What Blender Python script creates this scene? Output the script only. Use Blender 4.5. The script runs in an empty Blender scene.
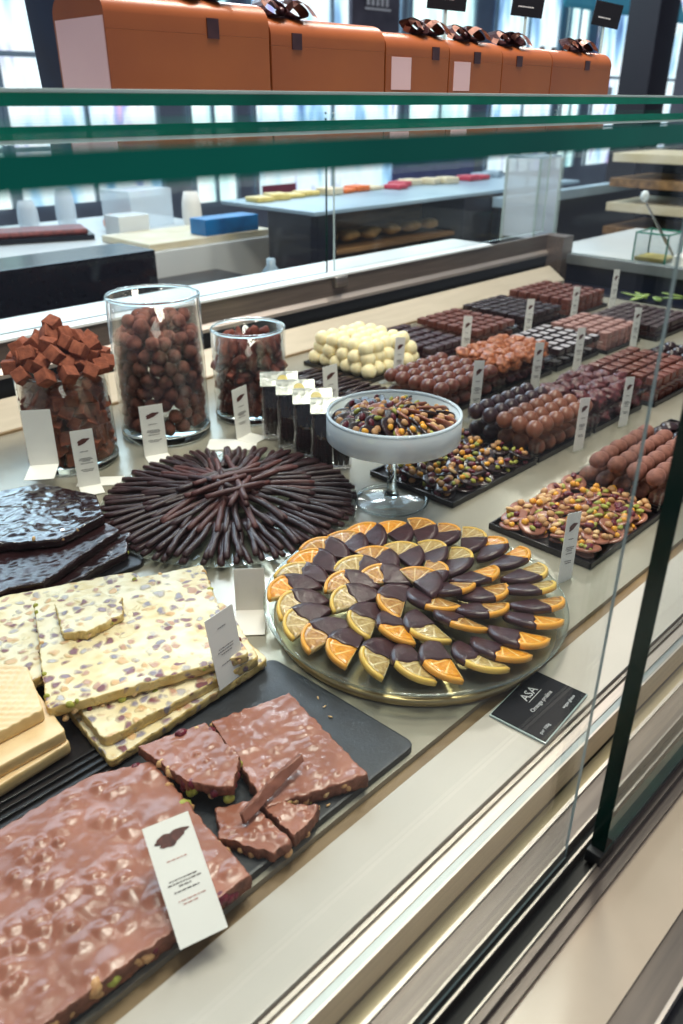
import bpy, bmesh, math, random
from mathutils import Vector, Matrix, noise, Euler
random.seed(7)
S = bpy.context.scene
COL = S.collection
PI = math.pi
R = math.radians

# ------------------------------------------------------------------ camera calibration (camera stands 0.5 m over the deck, deck is z = 0)
F = 790.0; PITCH = math.atan(410/790); YAW = math.atan(879/890.)
FWD = Vector((math.cos(YAW)*math.cos(PITCH), math.sin(YAW)*math.cos(PITCH), -math.sin(PITCH)))
RIGHT = Vector((math.sin(YAW), -math.cos(YAW), 0)); UP = RIGHT.cross(FWD)
CAM = Vector((0, 0, .5))
def ray(x, y): return FWD*F + RIGHT*(x-341.5) - UP*(y-512)
def at(x, y, z=0):
    d = ray(x, y); return CAM + d*((z-CAM.z)/d.z)
def atY(x, y, Y):
    d = ray(x, y); return CAM + d*(Y/d.y)
def atX(x, y, X):
    d = ray(x, y); return CAM + d*(X/d.x)

# ------------------------------------------------------------------ materials
M = {}
def newmat(name):
    m = bpy.data.materials.new(name); m.use_nodes = True
    nt = m.node_tree; nt.nodes.clear()
    out = nt.nodes.new('ShaderNodeOutputMaterial')
    M[name] = m
    return m, nt, out
def N(nt, t, **kw):
    n = nt.nodes.new(t)
    for k, v in kw.items():
        if k in n.inputs: n.inputs[k].default_value = v
        else: setattr(n, k, v)
    return n
def c4(c): return (c[0], c[1], c[2], 1)
def lin(r, g, b):
    f = lambda v: ((v/255+.055)/1.055)**2.4 if v > 10 else v/255/12.92
    return (f(r), f(g), f(b))
def ramp(nt, fac, stops, interp='LINEAR'):
    r = nt.nodes.new('ShaderNodeValToRGB'); r.color_ramp.interpolation = interp
    while len(r.color_ramp.elements) < len(stops): r.color_ramp.elements.new(.5)
    for e, (p, c) in zip(r.color_ramp.elements, stops): e.position = p; e.color = c4(c)
    nt.links.new(fac, r.inputs[0]); return r.outputs[0]
def mat(name, col, col2=None, rough=.4, metal=0, scale=30, bump=0, bscale=None, spec=.5, detail=4, coat=0, sss=0, aniso=None, emis=None, estr=0, trans=0):
    m, nt, out = newmat(name)
    b = N(nt, 'ShaderNodeBsdfPrincipled'); L = nt.links.new
    b.inputs['Roughness'].default_value = rough; b.inputs['Metallic'].default_value = metal
    b.inputs['Specular IOR Level'].default_value = spec
    b.inputs['Coat Weight'].default_value = coat; b.inputs['Coat Roughness'].default_value = .12
    if sss: b.inputs['Subsurface Weight'].default_value = sss; b.inputs['Subsurface Radius'].default_value = (.01, .006, .003); b.inputs['Subsurface Scale'].default_value = .5
    if trans: b.inputs['Transmission Weight'].default_value = trans
    tc = N(nt, 'ShaderNodeTexCoord'); vec = tc.outputs['Object']
    if aniso:
        mp = N(nt, 'ShaderNodeMapping'); mp.inputs['Scale'].default_value = aniso; L(vec, mp.inputs[0]); vec = mp.outputs[0]
    nz = N(nt, 'ShaderNodeTexNoise'); nz.inputs['Scale'].default_value = scale; nz.inputs['Detail'].default_value = detail
    L(vec, nz.inputs['Vector'])
    c2 = col2 or tuple(x*.75 for x in col)
    L(ramp(nt, nz.outputs[0], [(.3, c2), (.7, col)]), b.inputs['Base Color'])
    if bump:
        n2 = N(nt, 'ShaderNodeTexNoise'); n2.inputs['Scale'].default_value = bscale or scale*3; n2.inputs['Detail'].default_value = 5
        L(vec, n2.inputs['Vector'])
        bp = N(nt, 'ShaderNodeBump'); bp.inputs['Strength'].default_value = bump; bp.inputs['Distance'].default_value = .002
        L(n2.outputs[0], bp.inputs['Height']); L(bp.outputs[0], b.inputs['Normal'])
    if emis: b.inputs['Emission Color'].default_value = c4(emis); b.inputs['Emission Strength'].default_value = estr
    L(b.outputs[0], out.inputs[0])
    return m
def glassmat(name, tint=(.97, .985, .98), ior=1.45, gl=(1, 1, 1), haze=0, hazecol=(.9, .95, 1), rough=0.0):
    m, nt, out = newmat(name); L = nt.links.new
    t = N(nt, 'ShaderNodeBsdfTransparent'); t.inputs[0].default_value = c4(tint)
    g = N(nt, 'ShaderNodeBsdfGlossy'); g.inputs[0].default_value = c4(gl); g.inputs['Roughness'].default_value = rough
    f = N(nt, 'ShaderNodeFresnel'); ge = N(nt, 'ShaderNodeNewGeometry'); mi = N(nt, 'ShaderNodeMath', operation='MULTIPLY_ADD')
    L(ge.outputs['Backfacing'], mi.inputs[0]); mi.inputs[1].default_value = 1/ior-ior; mi.inputs[2].default_value = ior; L(mi.outputs[0], f.inputs[0])
    mx = N(nt, 'ShaderNodeMixShader'); L(f.outputs[0], mx.inputs[0]); L(t.outputs[0], mx.inputs[1]); L(g.outputs[0], mx.inputs[2])
    last = mx
    if haze:
        d = N(nt, 'ShaderNodeBsdfDiffuse'); d.inputs[0].default_value = c4(hazecol)
        m2 = N(nt, 'ShaderNodeMixShader'); m2.inputs[0].default_value = haze
        L(mx.outputs[0], m2.inputs[1]); L(d.outputs[0], m2.inputs[2]); last = m2
    L(last.outputs[0], out.inputs[0]); return m

# chocolates
mat('milk', lin(164, 106, 86), lin(138, 84, 66), rough=.27, scale=25, bump=.14, bscale=160, spec=.6)
mat('milk_break', lin(150, 92, 70), lin(96, 54, 40), rough=.6, scale=120, bump=.6, bscale=300)
mat('milk_ball', lin(142, 88, 66), lin(118, 70, 52), rough=.34, scale=25, bump=.1)
mat('milk_cocoa', lin(152, 98, 82), lin(112, 68, 56), rough=.75, scale=90, bump=.5, bscale=300)
mat('dark', lin(52, 30, 32), lin(36, 20, 22), rough=.22, scale=30, bump=.25, bscale=140, spec=.6)
mat('dark_wavy', lin(46, 30, 32), lin(32, 22, 26), rough=.14, scale=40, bump=.45, bscale=70, spec=1.0, coat=.6)
mat('dark_satin', lin(70, 40, 46), lin(50, 29, 34), rough=.32, scale=80, bump=.2, bscale=200)
mat('dark_stick', lin(70, 42, 44), lin(36, 21, 24), rough=.38, scale=40, bump=.4, bscale=180)
mat('red_stick', lin(104, 58, 54), lin(70, 38, 38), rough=.45, scale=40, bump=.4, bscale=180)
mat('cocoa_cube', lin(160, 92, 68), lin(118, 64, 48), rough=.85, scale=120, bump=.5, bscale=400, spec=.2)
mat('cocoa_ball', lin(148, 94, 80), lin(88, 50, 44), rough=.85, scale=70, bump=.4, bscale=300, spec=.2)
mat('rough_choc', lin(128, 66, 52), lin(70, 34, 30), rough=.7, scale=80, bump=.7, bscale=160, spec=.3)
mat('red_choc', lin(124, 68, 54), lin(88, 46, 38), rough=.32, scale=60, bump=.2)
mat('pink_choc', lin(170, 126, 116), lin(130, 86, 78), rough=.45, scale=60, bump=.2)
mat('almond_cluster', lin(190, 112, 70), lin(120, 62, 40), rough=.35, scale=140, bump=.5, bscale=260)
mat('garnet_cluster', lin(112, 50, 52), lin(58, 26, 30), rough=.35, scale=140, bump=.5, bscale=260)
mat('white_truffle', lin(246, 234, 196), lin(232, 214, 164), rough=.5, scale=60, bump=.2, sss=.1)
mat('frost_square', lin(190, 182, 184), lin(110, 100, 104), rough=.5, scale=160)
mat('green_choc', lin(96, 140, 110), lin(60, 100, 76), rough=.3, scale=60)
mat('olive_leaf', lin(150, 170, 90), lin(90, 120, 50), rough=.5, scale=60)
# nuts, fruit
mat('hazelnut', lin(214, 166, 112), lin(170, 116, 74), rough=.5, scale=140, bump=.2)
mat('almond', lin(232, 196, 142), lin(200, 150, 96), rough=.5, scale=140, bump=.2)
mat('pistachio', lin(190, 190, 84), lin(130, 130, 52), rough=.55, scale=160, bump=.3)
mat('cranberry', lin(122, 30, 48), lin(76, 16, 32), rough=.3, scale=140, bump=.5)
mat('candied_peel', lin(246, 186, 60), lin(226, 142, 40), rough=.3, scale=100)
mat('rind_orange', lin(240, 160, 50), lin(226, 170, 80), rough=.3, scale=120, bump=.25, sss=.15)
mat('rind_yellow', lin(232, 196, 96), lin(216, 170, 84), rough=.3, scale=120, bump=.25, sss=.15)
def flesh(name, a, b, mem):
    m, nt, out = newmat(name); L = nt.links.new
    p = N(nt, 'ShaderNodeBsdfPrincipled'); p.inputs['Roughness'].default_value = .22; p.inputs['Coat Weight'].default_value = .4
    p.inputs['Subsurface Weight'].default_value = .15; p.inputs['Subsurface Radius'].default_value = (.01, .006, .002); p.inputs['Subsurface Scale'].default_value = .4
    tc = N(nt, 'ShaderNodeTexCoord'); sx = N(nt, 'ShaderNodeSeparateXYZ'); L(tc.outputs['Object'], sx.inputs[0])
    at2 = N(nt, 'ShaderNodeMath', operation='ARCTAN2'); L(sx.outputs[1], at2.inputs[0]); L(sx.outputs[0], at2.inputs[1])
    mu = N(nt, 'ShaderNodeMath', operation='MULTIPLY'); L(at2.outputs[0], mu.inputs[0]); mu.inputs[1].default_value = 5.0
    si = N(nt, 'ShaderNodeMath', operation='SINE'); L(mu.outputs[0], si.inputs[0])
    ab = N(nt, 'ShaderNodeMath', operation='ABSOLUTE'); L(si.outputs[0], ab.inputs[0])
    nz = N(nt, 'ShaderNodeTexNoise'); nz.inputs['Scale'].default_value = 220; L(tc.outputs['Object'], nz.inputs['Vector'])
    col = ramp(nt, nz.outputs[0], [(.3, b), (.7, a)])
    mr = N(nt, 'ShaderNodeMix'); mr.data_type = 'RGBA'
    fr = ramp(nt, ab.outputs[0], [(.12, (1, 1, 1)), (.3, (0, 0, 0))])
    L(fr, mr.inputs[0]); L(col, mr.inputs[6]); mr.inputs[7].default_value = c4(mem)
    L(mr.outputs[2], p.inputs['Base Color'])
    bp = N(nt, 'ShaderNodeBump'); bp.inputs['Strength'].default_value = .6; bp.inputs['Distance'].default_value = .002
    L(nz.outputs[0], bp.inputs['Height']); L(bp.outputs[0], p.inputs['Normal'])
    L(p.outputs[0], out.inputs[0])
flesh('flesh_amber', lin(202, 152, 84), lin(150, 100, 46), lin(218, 186, 130))
flesh('flesh_pale', lin(202, 176, 118), lin(156, 126, 74), lin(218, 198, 150))
flesh('flesh_orange', lin(238, 168, 56), lin(206, 126, 30), lin(244, 206, 130))
def speckled(name, base, base2, spots, thr=.5, scale=75, rough=.4):
    m, nt, out = newmat(name); L = nt.links.new
    p = N(nt, 'ShaderNodeBsdfPrincipled'); p.inputs['Roughness'].default_value = rough
    tc = N(nt, 'ShaderNodeTexCoord'); n0 = N(nt, 'ShaderNodeTexNoise'); n0.inputs['Scale'].default_value = 60; L(tc.outputs['Object'], n0.inputs['Vector'])
    va = N(nt, 'ShaderNodeVectorMath', operation='MULTIPLY_ADD'); L(n0.outputs['Color'], va.inputs[0]); va.inputs[1].default_value = (.016, .016, .016); L(tc.outputs['Object'], va.inputs[2])
    vo = N(nt, 'ShaderNodeTexVoronoi'); vo.inputs['Scale'].default_value = scale; L(va.outputs[0], vo.inputs['Vector'])
    d = ramp(nt, vo.outputs['Distance'], [(.26, (1, 1, 1)), (.50, (0, 0, 0))])
    sc = N(nt, 'ShaderNodeSeparateColor'); L(vo.outputs['Color'], sc.inputs[0])
    g = N(nt, 'ShaderNodeMath', operation='GREATER_THAN'); L(sc.outputs[0], g.inputs[0]); g.inputs[1].default_value = thr
    mu = N(nt, 'ShaderNodeMath', operation='MULTIPLY'); L(d, mu.inputs[0]); L(g.outputs[0], mu.inputs[1])
    sp = ramp(nt, sc.outputs[1], [(i/len(spots), s) for i, s in enumerate(spots)], 'CONSTANT')
    nz = N(nt, 'ShaderNodeTexNoise'); nz.inputs['Scale'].default_value = 30; L(tc.outputs['Object'], nz.inputs['Vector'])
    bc = ramp(nt, nz.outputs[0], [(.35, base2), (.65, base)])
    mr = N(nt, 'ShaderNodeMix'); mr.data_type = 'RGBA'; L(mu.outputs[0], mr.inputs[0]); L(bc, mr.inputs[6]); L(sp, mr.inputs[7])
    L(mr.outputs[2], p.inputs['Base Color'])
    bp = N(nt, 'ShaderNodeBump'); bp.inputs['Strength'].default_value = .5; bp.inputs['Distance'].default_value = .003
    L(d, bp.inputs['Height']); L(bp.outputs[0], p.inputs['Normal'])
    L(p.outputs[0], out.inputs[0])
SP = [lin(136, 112, 122), lin(186, 144, 120), lin(140, 132, 144), lin(208, 166, 116), lin(122, 74, 80), lin(176, 168, 166)]
speckled('white_bark', lin(230, 220, 188), lin(220, 200, 150), SP, .12, 92)
speckled('white_bark_side', lin(226, 200, 136), lin(206, 172, 100), SP, .7, 110)
mat('caramel', lin(232, 206, 162), lin(222, 188, 138), rough=.4, scale=40, bump=.1)
mat('caramel_side', lin(220, 192, 138), lin(206, 172, 112), rough=.45, scale=40, bump=.2)
# case
mat('slate', lin(40, 46, 54), lin(28, 32, 38), rough=.42, scale=60, bump=.15, bscale=300)
mat('black_plastic', lin(26, 24, 28), rough=.3, scale=40)
mat('black_rubber', lin(14, 14, 15), rough=.6, scale=40)
mat('deck', lin(164, 158, 142), lin(150, 145, 130), rough=.26, scale=3, spec=.6, aniso=(1, 6, 1), metal=.25)
mat('ledge', lin(192, 184, 174), lin(182, 175, 165), rough=.3, scale=6, spec=.5)
mat('steel', lin(166, 158, 150), lin(140, 134, 128), rough=.4, metal=1, scale=8, aniso=(1, 40, 40))
mat('brass_steel', lin(196, 172, 126), lin(168, 146, 106), rough=.3, metal=.9, scale=8)
mat('steel_pale', lin(198, 186, 176), lin(180, 170, 164), rough=.42, metal=.7, scale=8, aniso=(1, 40, 40))
mat('steel_blue', lin(150, 158, 160), lin(136, 144, 146), rough=.42, metal=.8, scale=8, aniso=(1, 40, 40))
mat('taupe', lin(112, 100, 92), lin(92, 82, 76), rough=.35, metal=.3, scale=8, aniso=(1, 20, 20))
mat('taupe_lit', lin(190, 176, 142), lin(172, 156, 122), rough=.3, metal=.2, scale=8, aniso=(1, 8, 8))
mat('beige_panel', lin(196, 186, 166), lin(184, 174, 154), rough=.3, scale=8, aniso=(1, 10, 10))
mat('brown_gap', lin(140, 116, 84), lin(116, 94, 66), rough=.4, scale=20)
mat('white_top', lin(228, 232, 232), lin(218, 224, 226), rough=.25, scale=6)
mat('stone_ledge', lin(190, 170, 150), lin(178, 160, 140), rough=.22, scale=9, bump=.05)
mat('granite', lin(24, 26, 36), lin(14, 16, 24), rough=.22, scale=120, spec=.25)
mat('navy', lin(22, 26, 42), lin(16, 19, 30), rough=.3, scale=20)
mat('dark_glass_edge', lin(4, 44, 34), lin(2, 26, 20), rough=.15, scale=12, aniso=(4, 4, 1))
mat('green_edge', lin(0, 168, 134), lin(0, 110, 94), rough=.3, scale=5, aniso=(1, 1, 1), spec=.2)
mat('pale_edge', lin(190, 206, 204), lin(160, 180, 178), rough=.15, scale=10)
glassmat('pane', (.965, .98, .975), 1.22)
glassmat('shelf_glass', (.93, .97, .96), 1.5)
glassmat('jar_glass', (.95, .96, .96), 1.38)
glassmat('frosted_glass', (.93, .96, .98), 1.45, haze=.55, hazecol=(.78, .86, .92), rough=.1)
glassmat('film', (.9, .9, .92), 1.6, haze=.012, hazecol=(.85, .85, .9), rough=.05)
glassmat('tier_glass', (.95, .96, .95), 1.45)
glassmat('plate_glass', (.93, .96, .93), 1.5, haze=.05, hazecol=(.8, .85, .75))
def outdoor(name, stops, st):
    """a blurred street seen in daylight through the shop window: it gives off the daylight itself"""
    m, nt, out = newmat(name); L = nt.links.new; tc = N(nt, 'ShaderNodeTexCoord'); mp = N(nt, 'ShaderNodeMapping'); mp.inputs['Scale'].default_value = (2.6, 1, .7)
    L(tc.outputs['Object'], mp.inputs[0]); nz = N(nt, 'ShaderNodeTexNoise'); nz.inputs['Scale'].default_value = 1.3; nz.inputs['Detail'].default_value = 3; L(mp.outputs[0], nz.inputs['Vector'])
    e = N(nt, 'ShaderNodeEmission'); e.inputs[1].default_value = st; L(ramp(nt, nz.outputs[0], stops), e.inputs[0]); L(e.outputs[0], out.inputs[0])
outdoor('sky_pane', [(.28, (.10, .20, .42)), (.40, (.34, .62, .90)), (.48, (.72, .92, 1)), (.58, (.85, .95, 1)), (.64, (.34, .40, .78)), (.72, (.85, .50, .58))], 1.0)
outdoor('mint_pane', [(.3, (.25, .5, .55)), (.5, (.7, .98, .96)), (.7, (.95, .97, 1))], 1.1)
m_, nt_, out_ = newmat('thick_glass'); g_ = N(nt_, 'ShaderNodeBsdfGlass'); g_.inputs['IOR'].default_value = 1.45; g_.inputs['Roughness'].default_value = 0; g_.inputs[0].default_value = (.95, .98, .98, 1); nt_.links.new(g_.outputs[0], out_.inputs[0])
mat('card', lin(240, 237, 230), lin(234, 230, 223), rough=.6, scale=20)
mat('card_ink', lin(96, 86, 84), rough=.7, scale=20)
mat('card_red', lin(196, 140, 130), rough=.7, scale=20)
mat('photo_brown', lin(60, 34, 34), lin(110, 62, 54), rough=.6, scale=260)
mat('tag_black', lin(24, 25, 32), rough=.6, scale=40, spec=.2)
mat('tag_white', lin(226, 226, 228), rough=.5, scale=40)
mat('foil', lin(176, 178, 172), lin(130, 130, 124), rough=.25, metal=.6, scale=160, bump=.5, bscale=120)
mat('gold_seal', lin(206, 184, 84), lin(186, 160, 60), rough=.35, scale=60)
mat('box_orange', lin(164, 92, 46), lin(144, 76, 42), rough=.32, scale=8)
mat('box_pink', lin(238, 200, 200), lin(228, 188, 190), rough=.45, scale=8)
mat('ribbon', lin(78, 46, 50), lin(52, 30, 36), rough=.3, scale=60)
mat('ribbon_pale', lin(208, 160, 140), lin(180, 130, 116), rough=.3, scale=60)
mat('navy_bag', lin(22, 42, 74), lin(26, 26, 48), rough=.5, scale=14)

# ------------------------------------------------------------------ object helpers
def link(o, parent=None):
    COL.objects.link(o)
    if parent: o.parent = parent
    return o
def tag(o, label=None, cat=None, group=None, kind=None):
    if label: o['label'] = label
    if cat: o['category'] = cat
    if group: o['group'] = group
    if kind: o['kind'] = kind
    return o
def empty(name, loc=(0, 0, 0), rot=(0, 0, 0), label=None, cat=None, group=None):
    o = bpy.data.objects.new(name, None); o.empty_display_size = .02
    o.location = loc; o.rotation_euler = rot; link(o); return tag(o, label, cat, group)
def fin(bm, name, m, parent=None, smooth=True, loc=None, rot=None):
    bmesh.ops.recalc_face_normals(bm, faces=bm.faces)
    me = bpy.data.meshes.new(name)
    for f in bm.faces: f.smooth = smooth
    bm.to_mesh(me); bm.free()
    for q in (m if isinstance(m, (list, tuple)) else [m]): me.materials.append(M[q])
    o = bpy.data.objects.new(name, me)
    if loc is not None: o.location = loc
    if rot is not None: o.rotation_euler = rot
    return link(o, parent)
def copy_tree(o, parent=None):
    c = o.copy(); COL.objects.link(c)
    if parent: c.parent = parent
    for ch in o.children: copy_tree(ch, c)
    return c
def bx(bm, x0, x1, y0, y1, z0, z1, bev=0, seg=2, mi=0, mtx=None):
    r = bmesh.ops.create_cube(bm, size=1)
    vs = r['verts']
    for v in vs: v.co = Vector(((x0+x1)/2+v.co.x*(x1-x0), (y0+y1)/2+v.co.y*(y1-y0), (z0+z1)/2+v.co.z*(z1-z0)))
    fs = list({f for v in vs for f in v.link_faces})
    for f in fs: f.material_index = mi
    if bev:
        es = list({e for v in vs for e in v.link_edges})
        r2 = bmesh.ops.bevel(bm, geom=es, offset=bev, segments=seg, profile=.7, affect='EDGES')
        vs = list({v for f in r2['faces'] for v in f.verts} | {v for v in vs if v.is_valid})
    if mtx is not None:
        for v in vs: v.co = mtx @ v.co
    return vs
def lathe(bm, prof, n=48, mi=0, closed=False):
    rings = []
    for (r, z) in prof:
        if r < 1e-6: rings.append([bm.verts.new((0, 0, z))])
        else: rings.append([bm.verts.new((r*math.cos(2*PI*i/n), r*math.sin(2*PI*i/n), z)) for i in range(n)])
    pairs = list(zip(rings, rings[1:])) + ([(rings[-1], rings[0])] if closed else [])
    for a, b in pairs:
        for i in range(n):
            j = (i+1) % n
            if len(a) == 1 and len(b) == 1: continue
            if len(a) == 1: f = bm.faces.new((a[0], b[i], b[j]))
            elif len(b) == 1: f = bm.faces.new((a[i], a[j], b[0]))
            else: f = bm.faces.new((a[i], a[j], b[j], b[i]))
            f.material_index = mi
def tube(bm, pts, rad, n=8, flat=1.0, mi=0):
    pts = [Vector(p) for p in pts]; rings = []
    rr = rad if isinstance(rad, (list, tuple)) else [rad]*len(pts)
    for i, p in enumerate(pts):
        t = (pts[min(i+1, len(pts)-1)] - pts[max(i-1, 0)]).normalized()
        s = t.cross(Vector((0, 0, 1)))
        if s.length < .05: s = Vector((1, 0, 0))
        s.normalize(); u = s.cross(t)
        rings.append([bm.verts.new(p + (s*math.cos(2*PI*k/n) + u*math.sin(2*PI*k/n)*flat)*rr[i]) for k in range(n)])
    for a, b in zip(rings, rings[1:]):
        for k in range(n):
            f = bm.faces.new((a[k], a[(k+1) % n], b[(k+1) % n], b[k])); f.material_index = mi
    for rg in (rings[0], rings[-1]):
        c = bm.verts.new(sum((v.co for v in rg), Vector())/n)
        for k in range(n): bm.faces.new((rg[k], rg[(k+1) % n], c)).material_index = mi
def blob(bm, r, c=(0, 0, 0), sc=(1, 1, 1), amp=0, freq=60, seed=0, sub=3, rot=None, mi=0, amp2=0, freq2=200):
    vs = bmesh.ops.create_icosphere(bm, subdivisions=sub, radius=1)['verts']
    q = Euler(rot).to_matrix() if rot else Matrix.Identity(3)
    for v in vs:
        d = v.co.normalized(); p = Vector((d.x*sc[0], d.y*sc[1], d.z*sc[2]))*r
        k = 1 + amp*noise.noise(d*r*freq + Vector((seed*3.1, seed, 7))) + (amp2*noise.noise(d*r*freq2+Vector((seed, 1, 2))) if amp2 else 0)
        v.co = q @ (p*k) + Vector(c)
    for f in {f for v in vs for f in v.link_faces}: f.material_index = mi
    return vs
def bark(name, corners, z0, th, m, seed=0, nuts=0, nr=.006, nh=.002, jag=.0015, wob=.0006, M_=200, RG=46, parent=None, sm=None, edge_round=.0012, tilt=(0, 0), loc=None, wfreq=45, rc=0.0):
    """a broken sheet of chocolate: a polygon outline with ragged edges and a bumpy top"""
    rnd = random.Random(seed)
    C = [Vector((p[0], p[1])) for p in corners]; n = len(C); cen = sum(C, Vector((0, 0)))/n
    if rc:   # round the corners
        D = []
        for i in range(n):
            a, b, c = C[i-1], C[i], C[(i+1) % n]
            p = b+(a-b).normalized()*rc; q = b+(c-b).normalized()*rc
            for t in (0, .33, .67, 1): D.append((p*(1-t)**2 + b*2*t*(1-t) + q*t*t))
        C = D; n = len(C)
    per = [(C[(i+1) % n]-C[i]).length for i in range(n)]; tot = sum(per)
    B = []
    for i in range(n):
        k = max(1, round(M_*per[i]/tot))
        for j in range(k): B.append(C[i].lerp(C[(i+1) % n], j/k))
    for i, p in enumerate(B):
        d = (p-cen).normalized(); B[i] = p + d*(jag*(noise.noise(Vector((p.x*140, p.y*140, seed)))*1.4 + noise.noise(Vector((p.x*500, p.y*500, seed+5)))*.7))
    nb = len(B)
    NT = []
    for _ in range(nuts):
        i = rnd.randrange(nb); t = math.sqrt(rnd.random())*.97
        p = cen.lerp(B[i], t); NT.append((p.x, p.y, nr*rnd.uniform(.6, 1.3), nh*rnd.uniform(.4, 1.2)))
    def H(p):
        h = th + wob*(noise.noise(Vector((p.x*wfreq, p.y*wfreq, seed)))*2 + noise.noise(Vector((p.x*wfreq*3, p.y*wfreq*3, seed+3))))
        best = 0
        for (x, y, r, a) in NT:
            d2 = ((p.x-x)**2+(p.y-y)**2)/(r*r)
            if d2 < 4: best = max(best, a*math.exp(-d2*1.5))
        h += best
        return h + (p.x-cen.x)*tilt[0] + (p.y-cen.y)*tilt[1]
    bm = bmesh.new()
    c = bm.verts.new((cen.x, cen.y, z0+H(cen))); prev = None
    ts = [(k+1)/RG for k in range(RG-1)]
    rings = []
    for t in ts:
        rings.append([bm.verts.new((*(q := cen.lerp(p, t)), z0+H(q))) for p in B])
    rings.append([bm.verts.new((*cen.lerp(p, 1-edge_round/ max(.02, (p-cen).length)*.5), z0+H(p)-edge_round*.3)) for p in B])
    def lower(p): return (p.x-cen.x)*tilt[0] + (p.y-cen.y)*tilt[1]
    for lv in (.9, .6, .3, .04):
        rg = []
        for p in B:
            d = (p-cen).normalized(); jj = jag*.8*noise.noise(Vector((p.x*300, p.y*300, lv*9+seed)))
            q = p + d*jj; rg.append(bm.verts.new((q.x, q.y, z0 + th*lv + lower(p))))
        rings.append(rg)
    nside = len(rings)-5
    for i in range(nb): bm.faces.new((c, rings[0][i], rings[0][(i+1) % nb]))
    for k, (a, b) in enumerate(zip(rings, rings[1:])):
        for i in range(nb):
            j = (i+1) % nb; f = bm.faces.new((a[i], b[i], b[j], a[j]))
            if sm and k >= nside+0: f.material_index = 1
    bm.faces.new(rings[-1][::-1])
    bm.normal_update()
    o = fin(bm, name, [m, sm] if sm else m, parent)
    o['b'] = 0; del o['b']
    return o, B, cen, NT
def edge_bits(root, B, cen, z, kinds, n, seed, rng=None, size=.004, ilo=0, ihi=None):
    rnd = random.Random(seed)
    ihi = ihi if ihi is not None else len(B)
    for k in range(n):
        i = rnd.randrange(ilo, ihi) % len(B); p = B[i]; d = (cen-p).normalized()*size*.5
        kd = rnd.choice(kinds)
        bm = bmesh.new(); blob(bm, size*rnd.uniform(.7, 1.2), sc=(1, .8, .7), amp=.25, freq=200, seed=k, sub=2, rot=(rnd.random()*3, rnd.random()*3, 0))
        fin(bm, kd, kd, root, loc=(p.x+d.x, p.y+d.y, z*rnd.uniform(.7, 1.15)))

def text_part(name, s, size, m, parent, mtx, align='CENTER', extrude=.00008):
    cu = bpy.data.curves.new('t', 'FONT'); cu.body = s; cu.size = size; cu.align_x = align; cu.align_y = 'CENTER'; cu.extrude = extrude; cu.resolution_u = 2
    to = bpy.data.objects.new('t', cu); COL.objects.link(to)
    dg = bpy.context.evaluated_depsgraph_get(); me = bpy.data.meshes.new_from_object(to.evaluated_get(dg))
    bpy.data.objects.remove(to); bpy.data.curves.remove(cu)
    me.name = name; me.materials.clear(); me.materials.append(M[m]); me.transform(mtx)
    return link(bpy.data.objects.new(name, me), parent)
ORD = ['first', 'second', 'third', 'fourth', 'fifth', 'sixth', 'seventh', 'eighth', 'ninth', 'tenth', 'eleventh', 'twelfth', 'thirteenth', 'fourteenth', 'fifteenth', 'sixteenth', 'seventeenth', 'eighteenth']

# ------------------------------------------------------------------ camera, world, lights
cam = bpy.data.cameras.new('camera'); co = bpy.data.objects.new('camera', cam); COL.objects.link(co); S.camera = co
rm = Matrix((RIGHT, UP, -FWD)).transposed()
co.matrix_world = Matrix.Translation(CAM) @ rm.to_4x4()
cam.sensor_fit = 'VERTICAL'; cam.sensor_height = 24; cam.lens = 24*F/1024; cam.clip_start = .01
cam.dof.use_dof = True; cam.dof.focus_distance = .82; cam.dof.aperture_fstop = 4.8
w = bpy.data.worlds.new('World'); S.world = w; w.use_nodes = True
w.node_tree.nodes['Background'].inputs[0].default_value = (.72, .82, 1, 1); w.node_tree.nodes['Background'].inputs[1].default_value = .25
def area(name, loc, size, power, col, rot=(0, 0, 0), sy=None):
    l = bpy.data.lights.new(name, 'AREA'); l.energy = power; l.color = col; l.size = size
    if sy: l.shape = 'RECTANGLE'; l.size_y = sy
    o = bpy.data.objects.new(name, l); o.location = loc; o.rotation_euler = rot; COL.objects.link(o); return o
area('ceiling_and_fill_light', (.60, .48, 1.75), .35, 16, (1, .9, .78))
area('ceiling_and_fill_light', (1.3, .7, 1.9), .35, 16, (1, .9, .78))
area('ceiling_and_fill_light', (2.2, 1.3, 1.9), .35, 12, (1, .9, .78))
area('ceiling_and_fill_light', (.35, 1.25, 1.9), .25, 5, (1, .92, .84))
area('ceiling_and_fill_light', (.05, .15, 2.0), .5, 7, (1, .9, .8))
area('ceiling_and_fill_light', (2.2, 2.6, 1.9), .5, 16, (.92, .95, 1))  # fill light added to brighten the shop behind, no known lamp
area('ceiling_and_fill_light', (4.2, 2.2, 1.9), .5, 16, (1, .92, .84))  # second added fill, lifts the dim background further right
area('daylight', (3.0, 6.6, 4.0), 7, 330, (.62, .82, 1), rot=(R(-90), 0, R(0)), sy=4.2)
S.view_settings.view_transform = 'Standard'; S.view_settings.look = 'None'; S.view_settings.gamma = 1; S.view_settings.use_curve_mapping = False
S.view_settings.exposure = .42

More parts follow.
